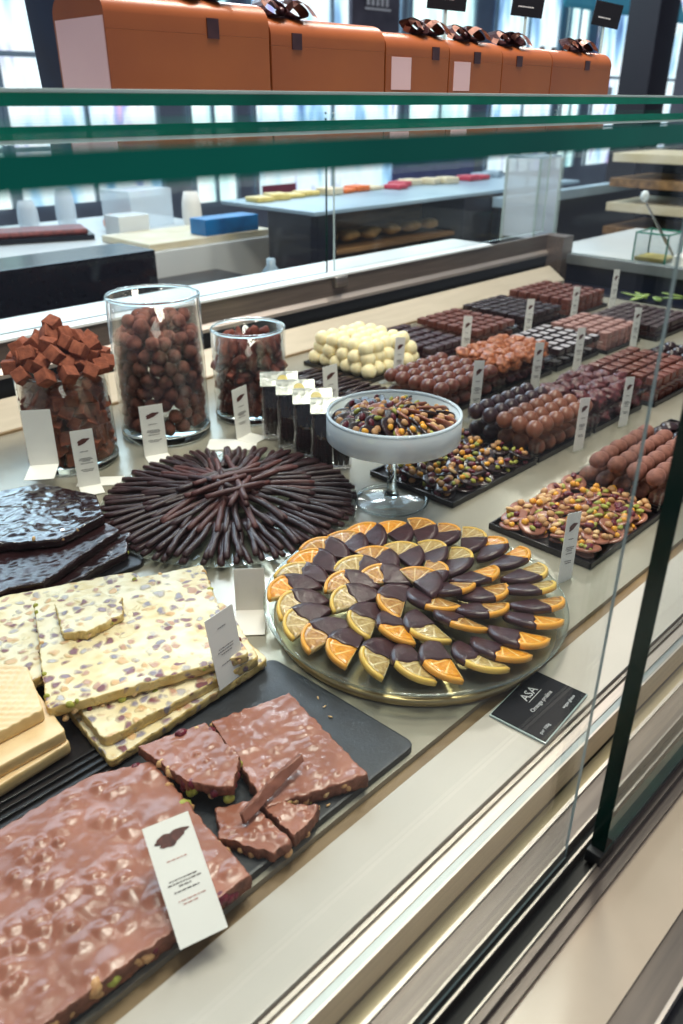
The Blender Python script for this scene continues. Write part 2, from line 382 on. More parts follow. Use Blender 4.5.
# ------------------------------------------------------------------ the display case
case = empty('display_case', (1.0, .7, -.95), label='long white and steel chocolate display case filling the picture', cat='display case')
def cpart(name, m, x0, x1, y0, y1, z0, z1, bev=0, parent=None, smooth=False):
    bm = bmesh.new(); bx(bm, x0, x1, y0, y1, z0, z1, bev)
    o = fin(bm, name, m, parent or case, smooth)
    o.matrix_parent_inverse = Matrix.Translation((parent or case).location).inverted() if (parent or case) is case else Matrix.Identity(4)
    return o
XA, XB = -.6, 2.9
cpart('deck', 'deck', XA, 2.18, .312, 1.28, -.03, 0)
cpart('deck_well', 'navy', 2.18, 2.40, .312, 1.40, -.05, -.02)
cpart('deck_gap', 'brown_gap', XA, XB, .2985, .312, -.03, -.006)
cpart('front_ledge', 'ledge', XA, XB, .239, .2985, -.03, .0005, .0008)
cpart('ledge_groove', 'taupe', XA, XB, .2365, .239, -.03, -.004)
cpart('groove_rail', 'steel', XA, XB, .2335, .2365, -.03, -.001)
cpart('groove_strip', 'taupe', XA, XB, .2305, .2335, -.03, -.003)
cpart('pale_rail', 'steel_pale', XA, XB, .2225, .2305, -.03, 0)
cpart('blue_rail', 'steel_blue', XA, XB, .2165, .2225, -.03, -.001)
cpart('rail_edge', 'steel_pale', XA, XB, .2148, .2165, -.03, 0)
cpart('lower_trough', 'taupe_lit', XA, XB, .186, .2148, -.08, -.035)
cpart('trough_edge', 'steel_pale', XA, XB, .1895, .1925, -.08, -.002)
cpart('trough_strip', 'taupe', XA, XB, .1725, .1895, -.08, -.004)
cpart('track_bed', 'black_rubber', XA, XB, .148, .1725, -.09, -.012)
for y in (.1695, .1605): cpart('track_rail', 'steel', XA, XB, y, y+.0016, -.012, -.0005)
cpart('outer_lip', 'taupe', XA, XB, .1415, .148, -.09, -.006)
cpart('outer_lip_rail', 'steel', XA, XB, .1465, .148, -.02, -.004)
cpart('outer_step', 'taupe', XA, XB, .134, .1415, -.09, -.012)
cpart('stone_ledge', 'stone_ledge', XA, XB, .0875, .134, -.12, -.016)
cpart('front_fascia', 'taupe', XA, XB, .066, .0875, -.2, -.018)
cpart('fascia_edge', 'steel_pale', XA, XB, .0635, .066, -.2, -.017)
cpart('front_base', 'black_plastic', XA, XB, .02, .0635, -.9, -.03)
# back of the case
cpart('deck_back_seam', 'brown_gap', XA, 2.18, 1.28, 1.287, -.03, .004)
bm = bmesh.new()
def prism(bm, prof, x0, x1):
    a = [bm.verts.new((x0, y, z)) for y, z in prof]; b = [bm.verts.new((x1, y, z)) for y, z in prof]
    n = len(prof)
    for i in range(n): bm.faces.new((a[i], a[(i+1) % n], b[(i+1) % n], b[i]))
    bm.faces.new(a); bm.faces.new(b[::-1])
def cprism(name, m, prof, x0, x1):
    bm = bmesh.new(); prism(bm, prof, x0, x1); o = fin(bm, name, m, case, False); o.matrix_parent_inverse = Matrix.Translation(case.location).inverted(); return o
cprism('back_slope', 'beige_panel', [(1.287, -.03), (1.287, .004), (1.345, .040), (1.349, .037), (1.3, -.03)], XA, 2.30)
cprism('slope_shadow_gap', 'black_rubber', [(1.356, -.03), (1.356, .02), (1.396, .02), (1.396, .062), (1.3995, .062), (1.3995, -.03)], XA, 2.36)
cprism('back_rail', 'steel_pale', [(1.390, .0595), (1.390, .067), (1.40, .076), (1.40, .0625)], XA, 2.38)
cprism('back_upstand', 'taupe', [(1.40, -.2), (1.40, .122), (1.41, .122), (1.41, -.2)], XA, 2.40)
cprism('service_top', 'white_top', [(1.395, .122), (1.395, .1265), (1.545, .1265), (1.545, .10), (1.41, .10), (1.41, .122)], XA, 2.05)
cprism('service_body', 'navy', [(1.41, -.9), (1.41, .10), (1.53, .10), (1.53, -.9)], XA, 2.05)
cpart('end_post', 'taupe', 2.36, 2.42, 1.34, 1.41, -.05, .12)
cpart('end_bar', 'steel_blue', 2.39, 2.43, .2, 1.36, .036, .066, .002)
cpart('end_panel', 'navy', 2.40, 2.42, .2, 1.36, -.2, .036)
cpart('end_shelf', 'white_top', 2.43, 3.2, .3, 1.5, .03, .052)

# ------------------------------------------------------------------ glass of the case
def glass_panel(name, x0, x1, y0, y1, z0, z1, m, edge, label, cat, faces='x'):
    bm = bmesh.new(); bx(bm, x0, x1, y0, y1, z0, z1)
    for f in bm.faces:
        n = f.normal; f.material_index = 0
    bmesh.ops.recalc_face_normals(bm, faces=bm.faces)
    for f in bm.faces:
        n = f.normal
        big = max(range(3), key=lambda k: abs(n[k]))
        dims = [x1-x0, y1-y0, z1-z0]; thin = dims.index(min(dims))
        f.material_index = 0 if big == thin else 1
    o = fin(bm, name, [m, edge], None, False); tag(o, label, cat); return o
glass_panel('glass_door', XA, .413, .1682, .1702, -.010, .482, 'pane', 'pale_edge', 'clear sliding glass door in front of the slabs and orange plate', 'glass door')
d2 = glass_panel('glass_door', .4255, 2.35, .1455, .1565, .004, .482, 'pane', 'dark_glass_edge', 'sliding glass door with dark green edge at the right', 'glass door')
bm = bmesh.new(); bx(bm, .4195, .4415, .1450, .1570, -.008, .004, .001); fin(bm, 'door_clamp', 'black_rubber', d2, True).matrix_parent_inverse = Matrix.Identity(4)
glass_panel('glass_shelf', XA, 2.6, .165, .50, .4835, .4915, 'shelf_glass', 'green_edge', 'thick glass shelf with bright green front edge, nearest the camera', 'glass shelf')
sb_ = glass_panel('glass_shelf', XA, 2.6, .56, 1.05, .4975, .5065, 'shelf_glass', 'green_edge', 'upper glass shelf that carries the orange gift boxes', 'glass shelf')
bm = bmesh.new(); bx(bm, XA, 2.6, .5565, .5598, .5055, .5082, .0006); fin(bm, 'lit_edge_strip', 'pale_edge', sb_, False)  # pale strip painted in for light catching the shelf's top front edge
glass_panel('back_pane', XA, 1.40, 1.43, 1.436, .127, .48, 'pane', 'dark_glass_edge', 'rear glass pane behind the jars', 'glass pane')
glass_panel('back_pane', 1.425, 2.38, 1.43, 1.436, .127, .48, 'pane', 'pale_edge', 'rear glass pane behind the bonbon trays', 'glass pane')
bm = bmesh.new(); bx(bm, 1.385, 1.425, 1.385, 1.40, .098, .122, .003); tag(fin(bm, 'pane_clamp', 'steel'), 'small steel clamp where the two rear panes meet', 'clamp')
glass_panel('end_pane', 2.405, 2.411, .75, 1.40, .067, .48, 'pane', 'pale_edge', 'glass pane closing the far end of the case', 'glass pane')

# ------------------------------------------------------------------ cards
def card(base_c, w_, h, yaw, lean=0, roll=0, flap=None, label='', dark=False, photo=True, group=None, z=0, flapw=None, name='product_card'):
    """upright card; local x = width, local z = height, faces local -y; lean > 0 tips its head back"""
    root = empty(name, (base_c[0], base_c[1], z), (0, 0, yaw), label, 'label card', group)
    q = Matrix.Rotation(roll, 4, 'Y') @ Matrix.Rotation(-lean, 4, 'X')
    bm = bmesh.new(); bx(bm, -w_/2, w_/2, 0, .0006, 0, h, mtx=q); fin(bm, 'card_face', 'card', root, False)
    if photo:
        bm = bmesh.new()
        vs = bmesh.ops.create_circle(bm, cap_ends=True, segments=20, radius=1)['verts']
        for v in vs:
            a = math.atan2(v.co.y, v.co.x); k = 1+.14*math.sin(a*3+1)+.1*math.sin(a*5)
            v.co = q @ Vector((v.co.x*w_*.26*k + v.co.y*w_*.06, -.0003, h*.80 + v.co.y*h*.052*k + v.co.x*h*.02))
        fin(bm, 'printed_picture', 'photo_brown', root, False)
        bm = bmesh.new(); rnd = random.Random(int(base_c[0]*1e4))
        for k, (zz, ww) in enumerate([(.62, .36), (.50, .5), (.475, .58), (.45, .3), (.41, .46), (.30, .52), (.27, .4)]):
            x = -ww*w_/2
            while x < ww*w_/2:
                l = rnd.uniform(.04, .11)*w_
                bx(bm, x, x+l, -.0003, -.0002, h*zz, h*(zz+.011), mtx=q); x += l+.02*w_
        fin(bm, 'printed_text', 'card_ink', root, False)
    if flap:
        bm = bmesh.new(); bx(bm, -w_/2, w_/2, -flap, .0006, 0, .0006); fin(bm, 'card_foot', 'card', root, False)
    return root
def face_cam(x, y, off=0): return math.atan2(y, x) - PI/2 + off
# stick cards of the bonbon lanes
def clearfoot(root):
    bm = bmesh.new(); bx(bm, -.015, .015, -.006, .010, 0, .004, .001); fin(bm, 'clear_foot', 'pane', root, False)
WORDS = {}
for (x, y, h, lab) in [
    (.743, .366, .085, 'white card with dark oval picture in front of the milk mendiant tray'),
    (1.106, .556, .086, 'tall white card in front of the round truffles on their glass plate'),
    (1.257, .556, .086, 'white card between the garnet clusters and the front lane'),
    (1.12, .772, .098, 'tall white card between the cake stand and the cocoa truffle tray'),
    (1.317, .772, .092, 'white card standing before the golden almond clusters'),
    (1.475, .772, .092, 'white card standing before the black frosted squares'),
    (1.725, .772, .092, 'white card standing before the pink squares'),
    (1.163, .992, .09, 'white card with its corner folded beside the white truffles'),
    (1.384, .992, .094, 'white card standing before the dark domes'),
    (1.63, .992, .092, 'white card standing between red squares and dark bars at the back'),
    (1.841, .992, .09, 'white card standing before the dark bars of the rear lane'),
    (2.044, .992, .105, 'white card at the far end before the russet squares'),
    (1.95, .60, .10, 'leaning white card seen at the right edge beyond the dark logs'),
]:
    r_ = card((x, y), .026, h, R(-8), lean=R(6), roll=R(9), label=lab, z=.0); clearfoot(r_)

# ------------------------------------------------------------------ slate board, slabs
def board(name, pts, z0, z1, m, label, cat, bev=.002, rc=.01):
    bm = bmesh.new(); C = [Vector(p) for p in pts]; n = len(C); P2 = []
    for i in range(n):
        a, b, c = C[i-1], C[i], C[(i+1) % n]
        p = b+(a-b).normalized()*rc; q = b+(c-b).normalized()*rc
        for t in (0, .25, .5, .75, 1): P2.append(p*(1-t)**2 + b*2*t*(1-t) + q*t*t)
    va = [bm.verts.new((p.x, p.y, z0)) for p in P2]; f = bm.faces.new(va)
    r = bmesh.ops.extrude_face_region(bm, geom=[f]); top = [g for g in r['geom'] if isinstance(g, bmesh.types.BMVert)]
    for v in top: v.co.z = z1
    tf = [g for g in r['geom'] if isinstance(g, bmesh.types.BMFace)][0]
    bmesh.ops.bevel(bm, geom=list(tf.edges), offset=bev, segments=2, profile=.7, affect='EDGES')
    o = fin(bm, name, m, None, False); tag(o, label, cat); return o
board('slate_board', [(-.25, .316), (.412, .316), (.403, .495), (-.25, .51)], .0002, .007, 'slate', 'dark slate board under the milk chocolate slab and its broken pieces', 'serving board')
# black ribbed tray between slate and caramel slabs
bm = bmesh.new(); bx(bm, -.1, .245, .475, .70, .0075, .0095, .0008)
for k in range(4): bx(bm, -.1, .245, .478+k*.008, .4815+k*.008, .0095, .0125, .0006)
tag(fin(bm, 'black_tray', 'black_plastic', None, False), 'black ribbed tray under the pale caramel slabs', 'tray')

def P2(L, z): return [tuple(at(x, y, z)[:2]) for x, y in L]
o, B, cen, NT = bark('milk_chocolate_bark', [(-.06, .318), (.084, .314), (.221, .303+.004), (.233, .449), (.190, .470), (.10, .470), (-.06, .472)], .0072, .014, 'milk', 3, nuts=150, nr=.0080, nh=.0034, jag=.0014, wob=.0005, M_=360, RG=110, sm='milk_break')
tag(o, 'big sheet of milk chocolate with whole hazelnuts at the lower left', 'chocolate bark')
edge_bits(o, B, cen, .015, ['hazelnut', 'cranberry', 'hazelnut', 'pistachio'], 90, 5, size=.0055)
o, B, cen, NT = bark('chocolate_piece', [(.296, .452), (.369, .432), (.347, .312), (.268, .345), (.283, .402)], .0072, .013, 'milk', 11, nuts=40, nr=.005, nh=.0018, sm='milk_break')
tag(o, 'largest broken milk chocolate piece, near the slate corner', 'chocolate piece'); edge_bits(o, B, cen, .014, ['pistachio', 'almond', 'hazelnut'], 24, 2, size=.0036)
o, B, cen, NT = bark('chocolate_piece', [(.230, .4635), (.285, .445), (.280, .392), (.255, .368), (.234, .40)], .0215, .010, 'milk', 12, nuts=20, nr=.005, nh=.0018, sm='milk_break', tilt=(.02, -.05))
tag(o, 'milk chocolate piece with red berries along its broken edge', 'chocolate piece'); edge_bits(o, B, cen, .026, ['cranberry', 'cranberry', 'almond', 'pistachio'], 30, 8, size=.0048)
o, B, cen, NT = bark('chocolate_piece', [(.241, .375), (.265, .362), (.262, .306+.004), (.246, .312), (.226, .350)], .0072, .010, 'milk', 13, nuts=16, nr=.005, nh=.002, sm='milk_break', M_=140, RG=30)
tag(o, 'small rough milk chocolate piece beside the slab corner', 'chocolate piece'); edge_bits(o, B, cen, .010, ['hazelnut', 'almond'], 5, 4, size=.0035)
o, B, cen, NT = bark('chocolate_piece', [(.267, .358), (.276, .345), (.298, .318), (.284, .308+.004), (.265, .311)], .0072, .012, 'milk', 14, nuts=12, nr=.005, nh=.002, sm='milk_break', M_=140, RG=30)
tag(o, 'small triangular milk chocolate piece, nearest the white front ledge', 'chocolate piece'); edge_bits(o, B, cen, .010, ['hazelnut', 'cranberry'], 5, 9, size=.0035)
o, B, cen, NT = bark('chocolate_shard', [(-.034, -.004), (.034, -.003), (.036, .003), (0, .006), (-.032, .004)], 0, .004, 'milk', 15, nuts=5, nr=.004, nh=.001, sm='milk_break', M_=100, RG=14, jag=.0008)
o.location = (.279, .353, .027); o.rotation_euler = (R(62), R(-8), R(6)); tag(o, 'thin milk chocolate shard leaning across the broken pieces', 'chocolate shard')
# crumbs on the slate
for k, (x, y) in enumerate([(.388, .405), (.392, .418), (.382, .392), (.310, .309+.012), (.303, .324)]):
    bm = bmesh.new(); blob(bm, .0016, sc=(1.6, .6, .5), amp=.3, freq=400, seed=k, sub=1, rot=(0, 0, k)); tag(fin(bm, 'chocolate_crumb', 'almond', None, loc=(x, y, .0082)), 'tiny pale crumb on the slate board near its far corner' if k < 3 else 'tiny pale crumb on the slate beside the broken pieces', 'crumb', 'crumbs on the slate far corner' if k < 3 else 'crumbs by the broken pieces')
# white chocolate barks
def wb(name, pts, z, th, m, seed, label, tilt=(0, 0), sm='white_bark_side', **kw):
    o, B, cen, NT = bark(name, pts, z, th, m, seed, nuts=kw.get('nuts', 60), nr=.006, nh=.0014, jag=.0008, sm=sm, M_=240, RG=60, tilt=tilt, rc=.006)
    tag(o, label, 'chocolate bark'); return o, B, cen
wb('white_chocolate_bark', [(.209, .474), (.389, .484), (.40, .60), (.22, .62)], .0105, .009, 'white_bark', 21, 'bottom sheet of speckled white chocolate in the stack, showing at its front')
wb('white_chocolate_bark', [(.213, .488), (.376, .482), (.41, .58), (.23, .64)], .0200, .010, 'white_bark', 22, 'middle sheet of speckled white chocolate in the stack')
wb('white_chocolate_bark', [(.185, .60), (.37, .60), (.375, .70), (.25, .755), (.19, .76)], .0215, .010, 'white_bark', 24, 'speckled white chocolate sheet partly hidden behind the top one')
o, B, cen = wb('white_chocolate_bark', [(.192, .540), (.362, .478), (.382, .545), (.4275, .64), (.262, .706)], .0335, .010, 'white_bark', 23, 'top sheet of white chocolate speckled with purple berries and nuts', nuts=110)
edge_bits(o, B, cen, .038, ['cranberry', 'pistachio', 'almond'], 50, 3, size=.0038)
o, B, cen, NT = bark('white_chocolate_piece', [(.268, .668), (.249, .617), (.266, .603), (.307, .606), (.322, .632), (.306, .660)], .0445, .009, 'white_bark', 25, nuts=14, nr=.005, nh=.0012, sm='white_bark_side', M_=140, RG=26, jag=.002)
tag(o, 'small broken white chocolate piece lying on the top white sheet', 'chocolate piece'); edge_bits(o, B, cen, .049, ['cranberry', 'pistachio', 'almond'], 10, 6, size=.003)
for k, (pts, z, lab) in enumerate([([(.02, .500), (.195, .512), (.198, .60), (.02, .61)], .0130, 'lowest pale caramel slab of the stack at the left edge'),
                                   ([(.02, .515), (.194, .514), (.203, .60), (.02, .61)], .0250, 'middle pale caramel slab of the stack at the left edge'),
                                   ([(.02, .535), (.1885, .537), (.205, .60), (.185, .630), (.02, .66)], .0370, 'waffled caramel slab on top of the stack at the left edge')]):
    o, B, cen, NT = bark('caramel_slab', pts, z, .0112, 'caramel', 31+k, nuts=0, jag=.0003, wob=.0002, sm='caramel_side', M_=200, RG=50, rc=.004)
    if k == 2:
        for v in o.data.vertices:
            if v.co.z > z+.009:
                v.co.z += .0014*abs(math.sin((v.co.x+v.co.y)*330))*abs(math.sin((v.co.x-v.co.y)*330))
    tag(o, lab, 'caramel slab')
# dark chocolate sheets on a dark board
board('dark_board', [(-.05, .742), (.27, .755), (.415, .745), (.447, .80), (.44, .90), (.30, 1.03), (-.05, 1.02)], .0002, .006, 'black_plastic', 'dark board under the stack of dark chocolate sheets', 'serving board')
for k, (pts, z, lab) in enumerate([([(.10, .77), (.29, .745), (.405, .765), (.437, .805), (.40, .90), (.10, .90)], .0065, 'lowest dark chocolate sheet with pistachios in the left stack'),
                                   ([(.10, .79), (.27, .765), (.292, .752), (.418, .80), (.41, .92), (.10, .94)], .0192, 'second dark chocolate sheet of the left stack'),
                                   ([(.12, .85), (.288, .846), (.343, .808), (.412, .822), (.436, .885), (.40, .97), (.34, .985), (.12, .98)], .0322, 'topmost shiny dark chocolate sheet reflecting blue window light')]):
    o, B, cen, NT = bark('dark_chocolate_bark', pts, z, .011, 'dark_wavy' if k == 2 else 'dark', 41+k, nuts=60, nr=.006, nh=.0012, jag=.001, wob=.0009, sm='dark', M_=260, RG=60)
    tag(o, lab, 'chocolate bark')
    edge_bits(o, B, cen, z+.008, ['pistachio', 'almond', 'hazelnut'], 12, 14+k, size=.0028)

# big leaning card on the slab, grey card on the white sheets, folded blank card
def plane_card(name, tl, tr, br, bl, label, logo=None):
    """a card set from its four real corners"""
    tl, tr, br, bl = [Vector(p) for p in (tl, tr, br, bl)]
    root = empty(name, (bl+br)/2, (0, 0, 0), label, 'label card')
    o0 = (bl+br)/2; X = (br-bl); Y = ((tl-bl)+(tr-br))/2; w_, h = X.length, Y.length; X.normalize(); Y = (Y-X*Y.dot(X)).normalized(); Z = X.cross(Y)
    q = Matrix((X, Y, Z)).transposed().to_4x4()
    bm = bmesh.new(); bx(bm, -w_/2, w_/2, 0, h, -.0006, 0, mtx=q); fin(bm, 'card_face', 'card', root, False)
    return root, q, w_, h
tl, tr, br, bl = at(140, 833, .060), at(188, 808, .060), at(228, 927, .020), at(180, 950, .020)
rt, q, w_, h = plane_card('product_card', tl, tr, br, bl, 'large white card with a nut picture leaning on the milk chocolate sheet')
bm = bmesh.new(); vs = bmesh.ops.create_circle(bm, cap_ends=True, segments=40, radius=1)['verts']
for v in vs:
    a = math.atan2(v.co.y, v.co.x); k = 1+.16*math.sin(a*3+.6)+.09*math.sin(a*7)+.06*math.sin(a*11)
    v.co = q @ Vector((v.co.x*w_*.34*k, h*.84+v.co.y*h*.055*k+v.co.x*h*.02, .0003))
fin(bm, 'printed_picture', 'photo_brown', rt, False)
bm = bmesh.new(); rnd = random.Random(4)
for (yy, ww) in [(.50, .62), (.472, .72), (.444, .3), (.405, .56)]:
    x = -ww*w_/2
    while x < ww*w_/2-.0008:
        l = rnd.uniform(.0008, .0035); bx(bm, x, x+l, h*yy, h*(yy+.010), .0002, .0003, mtx=q); x += l+.0006
fin(bm, 'printed_text', 'card_ink', rt, False)
bm = bmesh.new()
for (yy, ww) in [(.66, .46), (.33, .5), (.30, .36)]:
    x = -ww*w_/2
    while x < ww*w_/2-.0008:
        l = rnd.uniform(.0008, .0035); bx(bm, x, x+l, h*yy, h*(yy+.009), .0002, .0003, mtx=q); x += l+.0008
fin(bm, 'printed_heading', 'card_red', rt, False)
tl, tr, br, bl = at(205, 617, .092), at(237, 605, .092), at(246, 671, .020), at(220, 691, .020)
rt, q, w_, h = plane_card('product_card', tl, tr, br, bl, 'greyish card in shade leaning on the white chocolate stack')
bm = bmesh.new()
for (yy, ww) in [(.80, .3), (.52, .5), (.48, .6), (.44, .4), (.30, .5)]:
    x = -ww*w_/2
    while x < ww*w_/2-.0008:
        l = rnd.uniform(.0008, .003); bx(bm, x, x+l, h*yy, h*(yy+.010), .0002, .0003, mtx=q); x += l+.0008
fin(bm, 'printed_text', 'card_ink', rt, False)
def lcard(fl, fr, top_y, foot_y, z, label, photo=False):
    """folded blank card: fold line from fl to fr on the deck, face up, foot towards the customer"""
    a, b = at(*fl, z), at(*fr, z); c = (a+b)/2; w_ = (b-a).length; yaw = math.atan2((b-a).y, (b-a).x)
    # height from the picture row of its top
    lo, hi = 0, .3
    for _ in range(30):
        m = (lo+hi)/2; p = Vector((c.x, c.y, z+m))-CAM; y = 512-F*(p.dot(UP))/(p.dot(FWD))
        if y > top_y: lo = m
        else: hi = m
    f = at((fl[0]+fr[0])/2, foot_y, z); fl_ = (f-c).length*.85
    return card((c.x, c.y), w_, lo, yaw, lean=R(3), flap=fl_ if foot_y else None, label=label, photo=photo, z=z)
lcard((236, 611), (266, 610), 570, 640, .001, 'blank folded white card between white chocolate and orange plate')
lcard((30, 466), (59, 464), 411, 482, .030, 'blank folded white card standing before the jar of cubes')
lcard((79, 488), (101, 484), 431, 497, .001, 'white card with a dark hexagon picture at the jar of cubes', True)
lcard((145, 457), (168, 453), 406, 464, .001, 'white card with a brown oval at the foot of the tall jar', True)
lcard((237, 440), (251, 433), 388, 446, .001, 'narrow white card in front of the short jar of dark rocks', True)
lcard((325, 418), (339, 413), 366, 0, .001, 'white card with a dark stick picture behind the foil topped bags', True)

# black price tag on the ledge
T = [at(533, 669.5, .004), at(588.5, 693, .004), at(540.5, 745.5, .004), at(488.5, 714.5, .004)]
rt = empty('price_tag', (T[3]+T[1])/2, (0, 0, 0), 'black price tag with white lettering lying on the white ledge', 'price tag')
# writing runs along X (away from the customer's left), its head towards the back of the case
X = (T[0]-T[3]).normalized(); Y = (T[0]-T[1]); Y = (Y-X*Y.dot(X)).normalized(); Z = X.cross(Y); w_ = (T[0]-T[3]).length; h = (T[0]-T[1]).length
q = Matrix((X, Y, Z)).transposed().to_4x4()
bm = bmesh.new(); bx(bm, -w_/2, w_/2, -h/2, h/2, -.0030, -.0008, .0006, mtx=q); fin(bm, 'clear_holder', 'pale_edge', rt, False)
bm = bmesh.new(); bx(bm, -w_/2+.0012, w_/2-.0012, -h/2+.0012, h/2-.0012, -.0009, 0, mtx=q); fin(bm, 'tag_card', 'tag_black', rt, False)
def qt(x, y): return q @ Matrix.Translation((x, y, .0002))
text_part('logo_text', 'ASA', .0125, 'tag_white', rt, qt(.006, .014))
bm = bmesh.new(); bx(bm, -.005, .019, .0078, .0084, .0001, .0003, mtx=q); fin(bm, 'logo_rule', 'tag_white', rt, False)
text_part('product_name', 'Orange praline', .0062, 'tag_white', rt, qt(.004, 0))
text_part('side_note', 'vegan gluten', .0046, 'tag_white', rt, qt(.020, -.0195))
text_part('unit_note', 'per 100g', .0046, 'tag_white', rt, qt(-.027, -.0195))

# ------------------------------------------------------------------ plate of half dipped orange slices
PC = (.567, .449); PZ = .018
bm = bmesh.new()
lathe(bm, [(0, PZ), (.11, PZ), (.150, PZ+.004), (.1565, PZ+.0075), (.1575, PZ+.0055), (.152, PZ-.001), (.112, PZ-.004), (0, PZ-.004)], 96)
pl = fin(bm, 'glass_plate', 'plate_glass', None, loc=(PC[0], PC[1], 0)); pl.scale = (1.035, 1.035, 1); tag(pl, 'round glass plate carrying the half dipped orange slices', 'plate')
bm = bmesh.new(); lathe(bm, [(.1562, PZ+.0058), (.1570, PZ+.0072), (.1578, PZ+.0058), (.1570, PZ+.0048)], 96, closed=True); fin(bm, 'plate_rim', 'thick_glass', pl)
bm = bmesh.new(); lathe(bm, [(0, .0006), (.150, .0006), (.1525, .003), (.1525, .008), (.150, .0095), (0, .0095)], 96); tag(fin(bm, 'plate_stand', 'brass_steel', None, loc=(PC[0], PC[1], 0)), 'low round steel stand under the orange slice plate', 'plate stand')
def slice_proto(fl, rd, name='orange_slice', seed=0):
    RR = .0305; T = .0058
    root = empty(name)
    def half(r0, r1, a0, a1, z0, z1, na=22, nr=5, wob=0, bev=0):
        bm = bmesh.new(); rnd = random.Random(seed)
        top = []; bot = []
        for i in range(na+1):
            a = a0+(a1-a0)*i/na; ra = []; rb = []
            for j in range(nr+1):
                r = r0+(r1-r0)*j/nr
                e = bev if (j == nr or i in (0, na)) else 0
                k = 1+wob*noise.noise(Vector((a*3, seed, r*80)))
                x, y = r*k*math.cos(a), r*k*math.sin(a)
                zz = wob*.02*noise.noise(Vector((x*150, y*150, seed)))
                ra.append(bm.verts.new((x, y, z1-e+zz))); rb.append(bm.verts.new((x, y, z0+e)))
            top.append(ra); bot.append(rb)
        for i in range(na):
            for j in range(nr):
                if r0 == 0 and j == 0:
                    bm.faces.new((top[i][0], top[i][1], top[i+1][1])); bm.faces.new((bot[i][0], bot[i+1][1], bot[i][1])); continue
                bm.faces.new((top[i][j], top[i][j+1], top[i+1][j+1], top[i+1][j])); bm.faces.new((bot[i][j], bot[i+1][j], bot[i+1][j+1], bot[i][j+1]))
            bm.faces.new((top[i][nr], bot[i][nr], bot[i+1][nr], top[i+1][nr]))
            if r0 > 0: bm.faces.new((top[i][0], top[i+1][0], bot[i+1][0], bot[i][0]))
        for i in (0, na):
            for j in range(nr): bm.faces.new((top[i][j], bot[i][j], bot[i][j+1], top[i][j+1]))
        bmesh.ops.remove_doubles(bm, verts=bm.verts, dist=1e-6)
        return bm
    off = -PI
    fin(half(.0005, RR-.003, off, 0, 0, T, wob=.02), 'flesh', fl, root)
    fin(half(RR-.0034, RR, off, 0, -.0003, T+.0003, nr=2, bev=.0008), 'rind', rd, root)
    # the dipped half: chocolate over the -x side, a wavy front edge
    bm = bmesh.new(); na, nr = 26, 8; top = []; bot = []
    for i in range(na+1):
        a = off+(PI*.53+.06*math.sin(seed*2))*i/na
        ra = []; rb = []
        for j in range(nr+1):
            r = (RR+.0011)*j/nr
            x = r*math.cos(a); y = r*math.sin(a) + (.0009 if True else 0)
            if i == na: x += .0018*math.sin(j*1.3+seed)
            e = .0014 if j == nr else (.0012 if i in (0, na) else 0)
            ra.append(bm.verts.new((x, y, T+.0012-e+.0004*noise.noise(Vector((x*160, y*160, seed)))))); rb.append(bm.verts.new((x, y, -.0010+e*.6)))
        top.append(ra); bot.append(rb)
    for i in range(na):
        for j in range(nr):
            if j == 0: bm.faces.new((top[i][0], top[i][1], top[i+1][1])); bm.faces.new((bot[i][0], bot[i+1][1], bot[i][1])); continue
            bm.faces.new((top[i][j], top[i][j+1], top[i+1][j+1], top[i+1][j])); bm.faces.new((bot[i][j], bot[i+1][j], bot[i+1][j+1], bot[i][j+1]))
        bm.faces.new((top[i][nr], bot[i][nr], bot[i+1][nr], top[i+1][nr]))
    for i in (0, na):
        for j in range(nr): bm.faces.new((top[i][j], bot[i][j], bot[i][j+1], top[i][j+1]))
    bmesh.ops.remove_doubles(bm, verts=bm.verts, dist=2e-6)
    fin(bm, 'chocolate_coating', 'dark_satin', root)
    return root
protos = {'amber': slice_proto('flesh_amber', 'rind_orange', seed=1), 'pale': slice_proto('flesh_pale', 'rind_yellow', seed=2), 'bright orange': slice_proto('flesh_orange', 'rind_orange', seed=3)}
used = set()
def place(proto, key, loc, rot, label, cat, group, sc=1):
    o = proto if key not in used else copy_tree(proto)
    used.add(key); o.location = loc; o.rotation_euler = rot
    if sc != 1: o.scale = (sc, sc, sc) if not isinstance(sc, tuple) else sc
    return tag(o, label, cat, group)
# world angle whose picture direction runs towards the viewer
def clock(th):
    """words for a direction on the plate as the picture shows it"""
    dx, dy = math.cos(th), math.sin(th)
    rx = dx*RIGHT.x + dy*RIGHT.y; ry = -(dx*FWD.x+dy*FWD.y)/math.hypot(FWD.x, FWD.y)
    a = math.degrees(math.atan2(rx, -ry)) % 360
    return ['twelve', 'one', 'two', 'three', 'four', 'five', 'six', 'seven', 'eight', 'nine', 'ten', 'eleven'][round(a/30) % 12]
rnd = random.Random(5)
def rings(n, rad, z, tag_, th0=0, tilt=22, skew=-.15):
    for i in range(n):
        th = th0 + 2*PI*i/n + rnd.uniform(-.03, .03)
        rr = rad + rnd.uniform(-.004, .004)
        ck = clock(th)
        kind = rnd.choices(['amber', 'pale', 'bright orange'], [5, 4, 3])[0]
        yaw = th + skew + rnd.uniform(-.22, .22)
        ro = Euler((0, 0, 0)); tl = R(-(tilt+rnd.uniform(-7, 7)))
        m = Matrix.Rotation(yaw, 3, 'Z') @ Matrix.Rotation(R(rnd.uniform(-4, 2)), 3, 'Y') @ Matrix.Rotation(-tl*-1, 3, 'X')
        place(protos[kind], kind, (PC[0]+rr*math.cos(th), PC[1]+rr*math.sin(th), z+rnd.uniform(0, .002)), m.to_euler(),
              f'{kind} half dipped orange slice, {tag_} ring, at {ck} o\'clock on the glass plate', 'orange slice', f'{kind} slices of the {tag_} ring near {ck} o\'clock')
